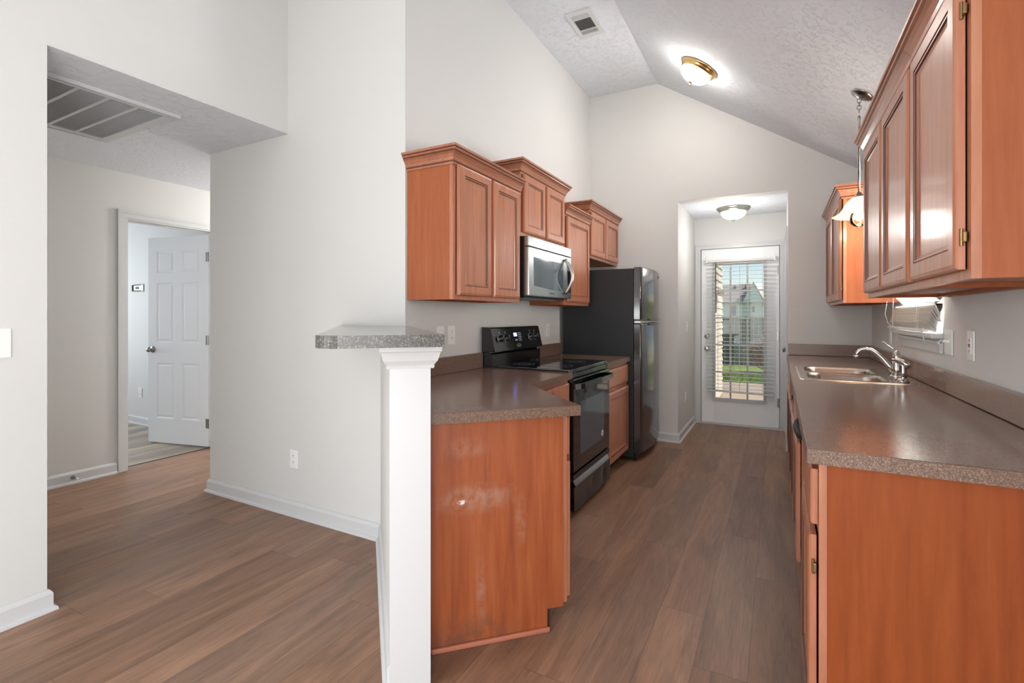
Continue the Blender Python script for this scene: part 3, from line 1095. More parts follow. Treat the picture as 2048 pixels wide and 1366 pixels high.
ct2 = thing('countertop', 'angled brown speckled peninsula countertop running up to the black stove', 'countertop', (0, 0, 0))
S_C = 1.150
D_C = 2.530
poly = [(XL + .003, 2.873), (-1.128, 2.873), (-1.128, S_C + 1.128), sd(S_C, D_C), sd(.308, D_C), (XL + .003, .308 - XL)]
mb = MB().prism(poly, CT0, CT1)
mb.build('worktop', 'laminate', ct2)
def band(mb, a, b, th=.004):
    a, b = Vector(a), Vector(b)
    d = (b - a).normalized()
    n = Vector((d.y, -d.x)) * th
    mb.prism([a, b, b + n, a + n], CT0 - .0004, CT1 - .0005)
mb = MB()
band(mb, sd(S_C, D_C), (-1.128, S_C + 1.128)); band(mb, (-1.128, S_C + 1.128), (-1.128, 2.872)); band(mb, sd(.308, D_C), sd(S_C + .004, D_C))
mb.build('edge_band', 'laminate_edge', ct2)
MB().box((XL + .002, 2.16, CT1 + .0005), (XL + .024, 2.873, 1.016), .002).build('backsplash', 'laminate_edge', ct2)
ct3 = thing('countertop', 'short brown laminate countertop between the black stove and refrigerator', 'countertop', (0, 0, 0))
MB().box((XL + .003, 3.640, CT0), (-1.128, 4.243, CT1)).build('worktop', 'laminate', ct3)
MB().box((-1.1278, 3.640, CT0), (-1.124, 4.243, CT1 - .0005)).build('edge_band', 'laminate_edge', ct3)
MB().box((XL + .002, 3.640, CT1 + .0005), (XL + .024, 4.243, 1.016), .002).build('backsplash', 'laminate_edge', ct3)

# ------------------------------------------------------------------ raised bar top and end post
bar = thing('bar_top', 'raised speckled laminate bar top with grey glare in its colour resting on the white end post', 'countertop', (0, 0, 0))
def rounded(c, p, n, r, k=7):
    """arc replacing corner c between previous p and next n"""
    c, p, n = Vector(c), Vector(p), Vector(n)
    a = c + (p - c).normalized() * r
    b = c + (n - c).normalized() * r
    out = []
    for i in range(k + 1):
        t_ = i / k
        out.append(((1 - t_) ** 2) * a + 2 * t_ * (1 - t_) * c + t_ * t_ * b)
    return out
DB = 2.10
A, B, C_, D_, E_ = sd(.325, DB), (XL + .003, .325 - XL), (XL + .003, 2.097), (-.195 - 2.097, 2.097), sd(-.195, DB)
poly = [Vector(A)] + [Vector(B), Vector(C_), Vector(D_)] + rounded(E_, D_, A, .085)
MB().prism(poly, 1.1755, 1.2125).build('worktop', 'laminate_bar_top', bar)
mb = MB()
edge = rounded(E_, D_, A, .085) + [Vector(A)]
for a, b in zip(edge[:-1], edge[1:]):
    d = (b - a).normalized()
    n = Vector((d.y, -d.x)) * .003
    mb.prism([a, b, b + n, a + n], 1.1752, 1.2122)
mb.build('edge_band', 'laminate_bar', bar)

post = thing('end_post', 'square white post with flared capital closing the end of the half wall', 'post', (0, 0, 0))
mb = MB()
mb.prism([sd(.112, 2.40), sd(.305, 2.40), sd(.305, D0 - .001), sd(.112, D0 - .001)], 0, 1.092)
mb.build('shaft', 'white', post)
mb = MB()
prof = [(0, 1.090), (.010, 1.091), (.012, 1.100), (.010, 1.102), (.022, 1.118), (.030, 1.146), (.034, 1.150), (.034, 1.1745), (0, 1.1745)]
mb.sweep([sd(.112, D0 + .03), sd(.112, 2.40), sd(.305, 2.40), sd(.305, D0 + .03)], prof)
mb.prism([sd(.112, 2.40), sd(.305, 2.40), sd(.305, D0 - .001), sd(.112, D0 - .001)], 1.092, 1.1745)
mb.build('capital', 'white', post)

# ------------------------------------------------------------------ stove
st = thing('stove', 'black freestanding electric stove between two countertops', 'stove', (-1.150, 2.878, 0), R90)
W = .757
mb = MB()
mb.box((.002, .006, .03), (W - .002, .64, .902), .003)
for x in (.05, W - .05):
    for y in (.07, .58):
        mb.cyl((x, y, 0), (x, y, .035), .018, 10)
mb.build('body', 'black_gloss', st)
mb = MB()
mb.box((0, -.006, .903), (W, .64, .930), .006)
ck = mb.build('cooktop', 'black_glass', st)
MB().box((.004, -.0095, .878), (W - .004, -.006, .924), .0015).build('front_trim', 'steel', ck) if False else None
for cx_, cy_, r in ((.21, .17, .105), (.21, .42, .075), (.55, .17, .075), (.55, .42, .105)):
    mb = MB()
    q = Matrix.Translation((cx_, cy_, .9303))
    for rr in (r, r * .6):
        mb.lathe([(rr, 0), (rr, .0004), (rr - .0018, .0004), (rr - .0018, 0), (rr, 0)], 40, q, caps=False)
    mb.build('burner_ring', 'ring_print', ck)
MB().box((.003, -.012, .874), (W - .003, .0055, .9025), .003).build('vent_trim', 'black_gloss', st)
# oven door
od = MB().box((.006, -.028, .285), (W - .006, .005, .868), .006).build('oven_door', 'black_glass', st)
MB().box((.13, -.0292, .375), (.62, -.0279, .715)).build('oven_window', 'oven_window', od)
mb = MB()
pts = [(.020, -.030, .822), (.035, -.062, .826), (.075, -.074, .827)] + [(.075 + (W - .15) * i / 8, -.074 - .010 * math.sin(PI * i / 8), .827) for i in range(1, 8)] + [(W - .075, -.074, .827), (W - .035, -.062, .826), (W - .020, -.030, .822)]
vs, fs = [], []
for p_ in pts:
    for a, b in ((-.006, -.017), (.006, -.017), (.006, .017), (-.006, .017)):
        vs.append((p_[0], p_[1] + a, p_[2] + b))
for i in range(len(pts) - 1):
    for k in range(4):
        l = (k + 1) % 4
        fs.append([i * 4 + k, i * 4 + l, i * 4 + 4 + l, i * 4 + 4 + k])
fs += [[0, 1, 2, 3], [len(vs) - 4, len(vs) - 3, len(vs) - 2, len(vs) - 1]]
mb.add(vs, fs)
mb.build('door_handle', 'black_gloss', od)
mb = MB()
q = Matrix.Translation((.575, -.0294, .42)) @ Matrix.Rotation(PI / 2, 4, 'X')
mb.lathe([(.0, 0), (.021, 0), (.021, .0012), (.0185, .0016), (0, .0012)], 28, q)
bd = mb.build('round_badge', 'grey_print', od)
mb = MB()
for (a, b, c) in ((-.006, .002, .007), (.006, -.001, .007)):
    pts = [(.575 + a + c * math.cos(t_), -.0314, .42 + b + c * math.sin(t_)) for t_ in [i * .55 for i in range(11)]]
    mb.tube(pts, .0011, 6)
mb.build('badge_script', 'black_plastic', bd)
# drawer with dented front and scooped pull
dwr = MB()
nx, nz = 26, 10
vs, fs = [], []
for i in range(nx + 1):
    for k in range(nz + 1):
        x = .006 + (W - .012) * i / nx
        z = .045 + .150 * k / nz
        dent = .008 * math.exp(-((x - .36) ** 2 / .0012 + (z - .14) ** 2 / .0009)) + .009 * math.exp(-((x - .60) ** 2 / .0016 + (z - .12) ** 2 / .004)) + .005 * math.exp(-((x - .24) ** 2 / .001 + (z - .09) ** 2 / .0006))
        vs.append((x, -.032 + dent, z))
for i in range(nx):
    for k in range(nz):
        a = i * (nz + 1) + k
        fs.append([a, a + nz + 1, a + nz + 2, a + 1])
dwr.add(vs, fs, True)
dwr.box((.006, -.020, .045), (W - .006, .005, .195))
dwr.box((.006, -.032, .045), (.010, -.018, .195)); dwr.box((W - .010, -.032, .045), (W - .006, -.018, .195))
dwr.box((.006, -.032, .042), (W - .006, -.018, .0455))
dwr.box((.006, -.028, .236), (W - .006, .005, .272), .003)
dwr.box((.006, -.010, .195), (W - .006, .005, .236))
dwo = dwr.build('drawer', 'black_gloss', st)
mb = MB()
mb.sweep([(.03, 0), (W - .03, 0)], [(.030, .196), (.034, .196), (.030, .205), (.016, .228), (.012, .228)])
mb.build('drawer_pull', 'handle_steel', dwo) if False else mb.build('drawer_pull', 'steel', dwo)
# backguard
bgm = MB()
prof = [(.640, .931), (.555, .931), (.553, 1.004), (.580, 1.012), (.580, 1.022), (.533, 1.024), (.569, 1.180), (.576, 1.187), (.640, 1.190)]
bgm.prism([(a, b) for a, b in prof], 0, W, Matrix(((0, 0, 1, 0), (1, 0, 0, 0), (0, 1, 0, 0), (0, 0, 0, 1))))
bgo = bgm.build('backguard', 'black_gloss', st)
# panel frame on the tilted face
u_ax = Vector((1, 0, 0))
v_ax = Vector((0, .036, .156)).normalized()
n_ax = Vector((0, -.156, .036)).normalized()
pm = Matrix(((u_ax.x, v_ax.x, n_ax.x, 0), (u_ax.y, v_ax.y, n_ax.y, .533), (u_ax.z, v_ax.z, n_ax.z, 1.024), (0, 0, 0, 1)))
for kx in (.10, .185, .575, .655):
    mb = MB()
    q = pm @ Matrix.Translation((kx, .085, 0))
    mb.lathe([(0, 0), (.026, 0), (.027, .003), (.023, .006), (.021, .024), (.019, .027), (0, .027)], 24, q)
    mb.box((-.004, -.021, .024), (.004, .021, .031), .001, q)
    ko = mb.build('control_knob', 'black_plastic', bgo)
    mb = MB()
    mb.lathe([(.027, .0005), (.0285, .0005), (.0285, .002), (.027, .002), (.027, .0005)], 30, q, caps=False)
    mb.box((-.0012, .003, .031), (.0012, .020, .0318), 0, q)
    mb.build('knob_ring', 'grey_print', ko)
mb = MB()
mb.box((.275, .05, .0003), (.425, .135, .0012), 0, pm)
mb.build('control_panel', 'black_glass', bgo)
mb = MB()
mb.box((.305, .095, .0013), (.355, .122, .0018), 0, pm)
mb.build('clock_display', 'display', bgo)
for x in (.10, .185, .575, .655):
    MB().box((x - .003, .122, .0003), (x + .003, .136, .0007), 0, pm).build('burner_symbol', 'grey_print', bgo)
    for k in (-1, 1):
        MB().box((x + k * .036 - .0012, .065, .0003), (x + k * .036 + .0012, .107, .0007), 0, pm).build('scale_mark', 'grey_print', bgo)
mb = MB()
for k in range(4):
    for j in range(5):
        mb.box((.372 + .013 * k, .060 + .014 * j, .0014), (.381 + .013 * k, .066 + .014 * j, .0017), 0, pm)
mb.build('keypad_buttons', 'grey_print', bgo)
MB().box((.318, .062, .0014), (.352, .074, .0017), 0, pm).build('button', 'grey_print', bgo)
mb = MB()
vs = []
for k in range(40):
    a = PI * 2 * k / 40
    vs += [(.36 + (.034 + d) * math.cos(a), .028 + (.012 + d) * math.sin(a), .0006) for d in (-.0008, .0008)]
mb.add(vs, [(2 * k, 2 * k + 1, (2 * k + 3) % 80, (2 * k + 2) % 80) for k in range(40)], False, pm)
mb.build('brand_swoosh', 'grey_print', bgo)
mb = MB()
mb.tube([pm @ Vector((.336 + .0018 * k, .027 + .0035 * math.sin(k * 1.35), .0008)) for k in range(27)], .0006, 5)
mb.build('brand_lettering', 'grey_print', bgo)

# ------------------------------------------------------------------ microwave
mw = thing('microwave', 'stainless steel over-the-range microwave with curved handle above the stove', 'microwave', (-1.430, 2.878, 1.388), R90)
W, Hm = .752, .405
mb = MB()
mb.box((.002, .036, .008), (W - .002, .366, Hm), .002)
mb.box((.03, .05, 0), (W - .03, .34, .008))
mb.build('case', 'black_plastic', mw)
mb = MB()
mb.box((.10, .08, -.004), (.34, .18, .0), .001); mb.box((.42, .08, -.004), (.66, .18, 0), .001)
mb.build('filter', 'vent_grey', mw)
MB().box((0, .002, .338), (W, .035, Hm), .004).build('top_grille', 'steel', mw)
mdo = MB().box((0, 0, .012), (W, .035, .334), .005).build('front_panel', 'steel', mw)
mb = MB()
vs = [(.075, -.0012, .075), (.585, -.0012, .060), (.585, -.0012, .270), (.075, -.0012, .270)]
poly = [(.075, .082)] + [(.075 + .51 * i / 10, .082 - .020 * math.sin(PI * i / 10 * .5)) for i in range(1, 11)] + [(.585, .272), (.075, .272)]
mb.prism(poly, 0, .0016, Matrix(((1, 0, 0, 0), (0, 0, 1, -.0016), (0, 1, 0, 0), (0, 0, 0, 1))))
mb.build('door_window', 'mw_glass', mdo)
MB().box((.665, -.0016, .060), (.735, 0, .272)).build('keypad', 'black_glass', mdo)
mb = MB()
pts, rad = [], []
for i in range(15):
    t_ = i / 14
    pts.append((.612, -.006 - .058 * math.sin(PI * t_), .045 + .262 * t_))
    rad.append(.011)
mb.tube(pts, rad, 12, 1.25)
mb.build('handle', 'handle_steel', mdo)
mb = MB()
for k in range(9):
    mb.box((.33 + .010 * k, -.0006, .035), (.337 + .010 * k, .0001, .042))
mb.build('brand_lettering', 'black_plastic', mdo)

# ------------------------------------------------------------------ refrigerator
fr = thing('refrigerator', 'black top-freezer refrigerator with glossy curved doors', 'refrigerator', (-1.105, 4.262, 0), R90)
W = .735
mb = MB()
mb.box((0, 0, .035), (W, .655, 1.680), .004)
mb.build('cabinet_body', 'fridge_side', fr)
MB().box((.02, -.02, .035), (W - .02, .02, .08)).build('base_grille', 'black_plastic', fr)
for x in (.05, W - .05):
    for y in (0, .58):
        MB().cyl((x - .01, y, .022), (x + .01, y, .022), .022, 14).build('roller', 'black_plastic', fr)
def fdoor(z0, z1, name):
    poly = [(0, -.006), (0, -.055)]
    for i in range(0, 13):
        x = .008 + (W - .016) * i / 12
        poly.append((x, -.064 - .034 * math.sin(PI * i / 12)))
    poly += [(W, -.055), (W, -.006)]
    mb = MB()
    n = len(poly)
    vs, fs = [], []
    for z in (z0, z0 + .008, z1 - .008, z1):
        ins = .006 if z in (z0, z1) else 0
        for x, y in poly:
            vs.append((min(max(x, ins), W - ins), y + (ins if y < -.01 else 0), z))
    for L_ in range(3):
        for i in range(n):
            j = (i + 1) % n
            fs.append([L_ * n + i, L_ * n + j, (L_ + 1) * n + j, (L_ + 1) * n + i])
    fs.append(list(range(n))[::-1]); fs.append([3 * n + i for i in range(n)])
    mb.add(vs, fs, False)
    o = mb.build(name, 'fridge_door', fr)
    for pl in o.data.polygons:
        nn = pl.normal
        pl.use_smooth = nn.y < -.5 and abs(nn.z) < .2
    return o
fz = fdoor(1.228, 1.690, 'freezer_door')
fd = fdoor(.075, 1.200, 'refrigerator_door')
mb = MB()
mb.box((W - .085, -.0805, 1.635), (W - .06, -.0745, 1.650), .002)
mb.build('badge', 'nickel', fz)
mb = MB()
mb.box((.0, -.060, 1.203), (W, -.006, 1.225), .002)
mb.build('door_gasket_strip', 'nickel', fr)
for nm, z0, z1, par in (('freezer_grip', 1.228, 1.240, fz), ('door_grip', 1.186, 1.200, fd)):
    mb = MB()
    pts = [(.16 + .50 * i / 8, -.096 - .006 * math.sin(PI * i / 8) + .018 * abs(i / 8 - .5) ** 1.5, (z0 + z1) / 2) for i in range(9)]
    mb.tube(pts, [.004 + .005 * math.sin(PI * i / 8) for i in range(9)], 10)
    mb.build(nm, 'black_gloss', par)

# ------------------------------------------------------------------ dishwasher
dwm = thing('dishwasher', 'dishwasher with white front and long black handle under the sink counter', 'dishwasher', (.105, 2.650, 0), -R90)
W = .600
MB().box((.004, .02, .10), (W - .004, .58, .868), .002).build('tub_case', 'black_plastic', dwm)
MB().box((.004, .06, .0), (W - .004, .09, .098)).build('toe_panel', 'black_plastic', dwm)
dd1 = MB().box((.004, -.002, .115), (W - .004, .0195, .73), .004).build('door', 'plastic', dwm)
dcp = MB().box((.004, -.004, .735), (W - .004, .0195, .866), .004).build('control_panel', 'plastic', dwm)
mb = MB()
pts = [(.10 + .40 * i / 10, -.010 - .028 * math.sin(PI * i / 10) ** .4 if 0 < i < 10 else -.004, .805) for i in range(11)]
mb.tube(pts, .012, 10)
mb.build('handle', 'black_matte', dcp)

# ------------------------------------------------------------------ sink and faucet
sk = thing('kitchen_sink', 'double bowl stainless steel drop-in sink in the brown countertop', 'sink', (0, 0, 0))
def rrect(x0, y0, x1, y1, r, k=6):
    out = []
    for cx_, cy_, a0 in ((x1 - r, y1 - r, 0), (x0 + r, y1 - r, PI / 2), (x0 + r, y0 + r, PI), (x1 - r, y0 + r, 3 * PI / 2)):
        for i in range(k + 1):
            a = a0 + PI / 2 * i / k
            out.append((cx_ + r * math.cos(a), cy_ + r * math.sin(a)))
    return out
# rim: deck with two bowl holes made by bridging (bmesh triangle fill)
def deck():
    bm = bmesh.new()
    zt_ = .9185
    loops = [rrect(.112, 3.175, .646, 3.995, .03), rrect(.150, 3.225, .520, 3.565, .075), rrect(.150, 3.605, .520, 3.945, .075)]
    es = []
    for lp in loops:
        vv = [bm.verts.new((x, y, zt_)) for x, y in lp]
        for i in range(len(vv)):
            es.append(bm.edges.new((vv[i], vv[(i + 1) % len(vv)])))
    bmesh.ops.triangle_fill(bm, use_beauty=True, use_dissolve=False, edges=es)
    bm.verts.index_update()
    vs = [v.co.copy() for v in bm.verts]
    fs = [[v.index for v in f.verts] for f in bm.faces]
    bm.free()
    return vs, fs, loops
vs, fs, loops = deck()
mb = MB()
mb.add(vs, fs)
o_ = loops[0]
n = len(o_)
c_ = Vector((.379, 3.585))
vs = []
for s_, z in ((0, .9185), (.004, .9165), (.006, .9143)):
    for x, y in o_:
        v_ = Vector((x, y)) - c_
        v_ = Vector((x + math.copysign(s_, v_.x), y + math.copysign(s_, v_.y)))
        vs.append((v_.x, v_.y, z))
fs = []
for L_ in range(2):
    for i in range(n):
        j = (i + 1) % n
        fs.append([L_ * n + i, L_ * n + j, (L_ + 1) * n + j, (L_ + 1) * n + i])
mb.add(vs, fs, True)
mb.build('rim', 'sink_steel', sk)
for lp, (bx0, by0, bx1, by1) in zip(loops[1:], ((.150, 3.225, .520, 3.565), (.150, 3.605, .520, 3.945))):
    mb = MB()
    lv = []
    for ins, z, r in ((0, .9185, .075), (.004, .912, .074), (.010, .90, .072), (.018, .78, .070), (.030, .757, .062), (.06, .748, .05), (.15, .744, .02)):
        lv.append([(x, y, z) for x, y in rrect(bx0 + ins, by0 + ins, bx1 - ins, by1 - ins, r)])
    vs = [p_ for L_ in lv for p_ in L_]
    n = len(lv[0])
    fs = []
    for L_ in range(len(lv) - 1):
        for i in range(n):
            j = (i + 1) % n
            fs.append([L_ * n + i, L_ * n + j, (L_ + 1) * n + j, (L_ + 1) * n + i])
    fs.append([(len(lv) - 1) * n + i for i in range(n)])
    mb.add(vs, fs, True)
    bo = mb.build('bowl', 'sink_steel', sk)
    mb = MB()
    mb.lathe([(0, 0), (.030, 0), (.042, .003), (.042, .005), (.032, .0035), (0, .0025)], 24, Matrix.Translation(((bx0 + bx1) / 2, (by0 + by1) / 2, .745)))
    mb.build('drain', 'chrome', bo)

fc = thing('faucet', 'polished chrome single-lever faucet with arched spout behind the sink', 'faucet', (.585, 3.45, .9188))
mb = MB()
pl_ = rrect(-.028, -.125, .028, .125, .027)
mb.prism(pl_, 0, .007)
mb.lathe([(.034, .007), (.030, .014), (.026, .018), (0, .018)], 28)
mb.build('base_plate', 'chrome', fc)
mb = MB()
mb.lathe([(0, .018), (.024, .018), (.023, .05), (.020, .085), (.0195, .09), (0, .092)], 28)
mb.build('body', 'chrome', fc)
mb = MB()
pts = [(-.010, 0, .030), (-.032, .005, .065), (-.060, .010, .105), (-.088, .015, .137), (-.115, .02, .156), (-.142, .025, .160), (-.166, .029, .150), (-.180, .031, .132), (-.184, .032, .116)]
mb.tube(pts, [.015, .0142, .0132, .012, .0112, .0106, .0102, .011, .0118], 18)
mb.lathe([(0, 0), (.0135, 0), (.0135, .016), (0, .016)], 18, Matrix.Translation((-.184, .032, .104)))
mb.build('spout', 'chrome', fc)
mb = MB()
mb.lathe([(0, .088), (.017, .090), (.0205, .108), (.019, .130), (.012, .148), (.004, .156), (0, .157)], 22)
mb.tube([(0, 0, .148), (-.018, .006, .168), (-.040, .015, .186), (-.056, .022, .198)], [.0052, .0036, .0032, .004], 10)
mb.lathe([(0, -.006), (.005, -.004), (.0062, 0), (.005, .004), (0, .006)], 12, Matrix.Translation((-.058, .023, .199)))
mb.build('lever_handle', 'chrome', fc)

sp = thing('side_sprayer', 'chrome side sprayer standing nearer the camera beside the faucet', 'sprayer', (.580, 3.262, .9188))
mb = MB()
mb.lathe([(0, 0), (.028, 0), (.028, .006), (.021, .013), (.019, .020), (0, .020)], 24)
mb.build('collar', 'chrome', sp)
mb = MB()
mb.lathe([(0, .018), (.0165, .018), (.0155, .05), (.016, .085), (.0165, .092), (0, .094)], 24)
mb.build('body', 'chrome', sp)
mb = MB()
mb.tube([(-.040, .03, .112), (-.022, .018, .112), (0, 0, .104), (.014, -.008, .094), (.022, -.012, .074)], [.009, .013, .0165, .015, .010], 16)
mb.build('spray_head', 'chrome', sp)

# ------------------------------------------------------------------ pendant lamp over the sink
pdx, pdy = .455, 3.678
pz = zs(pdx)
pd = thing('pendant_lamp', 'lit pendant lamp with milky bell glass shade hanging over the sink', 'lamp', (pdx, pdy, pz))
tilt = math.atan(SL)
mb = MB()
q = Matrix.Rotation(tilt, 4, 'Y')
mb.lathe([(0, 0), (.068, -.001), (.068, -.004), (.060, -.011), (.035, -.020), (.012, -.026), (0, -.027)], 32, q)
mb.build('canopy', 'nickel', pd)
zo = -.030
mb = MB()
for k, (dz_, rr) in enumerate(((-.036, .011), (-.056, .011), (-.076, .011), (-.097, .010))):
    ax = Matrix.Translation((-.016, 0, dz_)) @ Matrix.Rotation(PI / 2 * (k % 2), 4, 'Z') @ Matrix.Rotation(PI / 2, 4, 'X')
    vs, fs = [], []
    for i in range(18):
        a = 2 * PI * i / 18
        for j in range(6):
            b = 2 * PI * j / 6
            r_ = rr + .0022 * math.cos(b)
            vs.append((r_ * math.cos(a), 1.25 * r_ * math.sin(a), .0022 * math.sin(b)))
    for i in range(18):
        for j in range(6):
            fs.append([i * 6 + j, ((i + 1) % 18) * 6 + j, ((i + 1) % 18) * 6 + (j + 1) % 6, i * 6 + (j + 1) % 6])
    mb.add(vs, fs, True, ax)
mb.build('chain_links', 'nickel', pd)
ztop = 2.488 - pz
zsh = 2.005 - pz
mb = MB()
mb.lathe([(0, ztop + .012), (.007, ztop + .008), (.009, ztop - .010), (.0055, ztop - .016), (.0055, zsh + .02), (0, zsh + .02)], 14, Matrix.Translation((-.016, 0, 0)))
mb.build('stem', 'nickel', pd)
mb = MB()
mb.lathe([(0, zsh + .024), (.010, zsh + .022), (.014, zsh + .010), (.026, zsh + .004), (.028, zsh - .012), (.022, zsh - .020), (0, zsh - .022)], 24, Matrix.Translation((-.016, 0, 0)))
mb.build('socket_cup', 'nickel', pd)
mb = MB()
prof = [(.022, 0), (.040, -.008), (.060, -.026), (.076, -.050), (.088, -.076), (.104, -.098), (.128, -.112), (.140, -.118)]
full = prof + [(r - .002, z - .003) for r, z in prof[::-1]]
vs, fs = [], []
seg = 40
n = len(full)
for i in range(seg):
    a = 2 * PI * i / seg
    for r, z in full:
        wv = 1 + .03 * math.cos(6 * a) * max(0, (r - .09) / .05)
        vs.append((r * wv * math.cos(a) - .016, r * wv * math.sin(a), z + zsh - .004))
for i in range(seg):
    j = (i + 1) % seg
    for k in range(n):
        l = (k + 1) % n
        fs.append([i * n + k, j * n + k, j * n + l, i * n + l])
mb.add(vs, fs, True)
mb.build('glass_shade', 'milk_glass', pd)
mb = MB()
prof = [(.013, -.028), (.016, -.050), (.034, -.085), (.048, -.118), (.051, -.140), (.046, -.164), (.031, -.182), (.011, -.190), (0, -.191)]
mb.lathe([(r, z + zsh) for r, z in prof], 28, Matrix.Translation((-.016, 0, 0)))
bo = mb.build('bulb', 'bulb_glass', pd)
mb = MB()
pts = [(-.016 + .012 * math.cos(t_ * 1.9), .012 * math.sin(t_ * 1.9), zsh - .090 - .013 * t_) for t_ in [i * .35 for i in range(14)]]
mb.tube(pts, .0028, 6)
mb.build('filament', 'filament', bo)
pl = bpy.data.lights.new('pendant_light', 'POINT')
pl.energy = 1.8
pl.color = (1.0, 0.80, 0.58)
pl.shadow_soft_size = .03
plo = bpy.data.objects.new('pendant_light', pl)
plo.location = (pdx - .016, pdy, 1.855)
COL.objects.link(plo)

# ------------------------------------------------------------------ ceiling lights
def dome_light(label, loc, rot, pan, glass, R, finial):
    t = thing('ceiling_light', label, 'ceiling light', loc)
    t.rotation_euler = rot
    mb = MB()
    mb.lathe([(0, 0), (R, 0), (R, -.008), (R * .97, -.014), (R * .93, -.020), (R * .93, -.026), (R * .84, -.040), (R * .80, -.042), (0, -.040)], 48)
    mb.build('pan', pan, t)
    mb = MB()
    r = R * .79
    mb.lathe([(r, -.041)] + [(r * math.cos(a), -.042 - R * .52 * math.sin(a)) for a in [i * PI / 2 / 10 for i in range(0, 10)]] + [(0.0, -.042 - R * .52)], 40)
    mb.build('glass_bowl', glass, t)
    mb = MB()
    z = -.040 - R * .52
    mb.lathe([(0, z + .004), (.022, z), (.018, z - .007), (.006, z - .010), (.005, z - .016), (.008, z - .021), (.005, z - .027), (0, z - .029)], 20)
    mb.build('finial', finial, t)
    return t
lx, ly = -.565, 4.26
dome_light('lit brass-rimmed dome light on the sloped ceiling above the kitchen aisle', (lx, ly, zs(lx) - .001), (0, tilt, 0), 'brass', 'lit_glass', .158, 'brass')
dome_light('unlit pewter-rimmed dome light on the flat alcove ceiling above the back door', (-.415, 5.70, 2.409), (0, 0, 0), 'pewter', 'dim_glass', .165, 'pewter')
for nm, e, loc in (('alcove_lamp', 5.6, (-.415, 5.48, 2.06)), ('hall_fill', 46.0, (-4.1, 4.2, 2.1))):  # the hall light is unseen fill added to brighten the corridor, without a fixture
    pl = bpy.data.lights.new(nm, 'POINT')
    pl.energy = e
    pl.color = (1.0, 0.97, 0.93)
    pl.shadow_soft_size = .12
    plo = bpy.data.objects.new(nm, pl)
    plo.location = loc
    COL.objects.link(plo)

# ------------------------------------------------------------------ vents
vt = thing('ceiling_register', 'small louvred white air register on the flat kitchen ceiling', 'vent', (-1.475, 3.595, ZF))
mb = MB()
Wv, Lv = .21, .37
for a, b, c, d in ((0, .035, 0, Lv), (Wv - .035, Wv, 0, Lv), (.035, Wv - .035, 0, .045), (.035, Wv - .035, Lv - .045, Lv), (.035, Wv - .035, .098, .108), (.035, Wv - .035, Lv - .108, Lv - .098)):
    mb.box((a, c, -.010), (b, d, -.0005))
mb.build('frame', 'vent_white', vt)
mb = MB()
for k in range(12):
    m = Matrix.Translation((.042 + k * .0115, Lv / 2, -.006)) @ Matrix.Rotation(math.radians(60), 4, 'Y')
    mb.box((-.004, -.077, -.0006), (.005, .077, .0006), 0, m)
for k in range(5):
    m = Matrix.Translation((Wv / 2, .052 + k * .010, -.006)) @ Matrix.Rotation(math.radians(-35), 4, 'X')
    mb.box((-.07, -.004, -.0006), (.07, .004, .0006), 0, m)
    m = Matrix.Translation((Wv / 2, Lv - .052 - k * .010, -.006)) @ Matrix.Rotation(math.radians(20), 4, 'X')
    mb.box((-.07, -.0065, -.0006), (.07, .0065, .0006), 0, m)
mb.build('louvres', 'vent_white', vt)
MB().box((.03, .04, -.0009), (Wv - .03, Lv - .04, -.0003)).build('duct_opening', 'black_matte', vt)

rg = thing('return_air_grille', 'large dusty return air grille on the hall ceiling', 'vent', (-3.93, .965, 2.4359))
mb = MB()
Wg, Lg = .86, .645
for a, b, c, d, o in ((0, .035, 0, Lg, .010), (Wg - .035, Wg, 0, Lg, .010), (.035, Wg - .035, 0, .035, .010), (.035, Wg - .035, Lg - .035, Lg, .010),
                      (.039, .056, .039, Lg - .039, .013), (Wg - .056, Wg - .039, .039, Lg - .039, .013), (.056, Wg - .056, .039, .056, .013), (.056, Wg - .056, Lg - .056, Lg - .039, .013),
                      (Wg + .0003, Wg + .004, -.001, Lg + .001, .020), (-.004, -.0003, -.001, Lg + .001, .016)):
    mb.box((a, c, -o), (b, d, -.0006))
mb.build('frame', 'vent_white', rg)
mb = MB()
for k in range(1, 4):
    y = .055 + (Lg - .11) * k / 4
    mb.box((.05, y - .008, -.011), (Wg - .06, y + .008, -.002))
mb.build('divider_bars', 'vent_white', rg)
mb = MB()
for k in range(62):
    m = Matrix.Translation((.062 + k * .01195, Lg / 2, -.0055)) @ Matrix.Rotation(math.radians(58), 4, 'Y')
    mb.box((-.0042, -(Lg / 2 - .05), -.0005), (.0042, Lg / 2 - .05, .0005), 0, m)
mb.build('louvres', 'vent_white', rg)
MB().box((.04, .04, -.0009), (Wg - .04, Lg - .04, -.0003)).build('filter', 'dark_gap', rg)

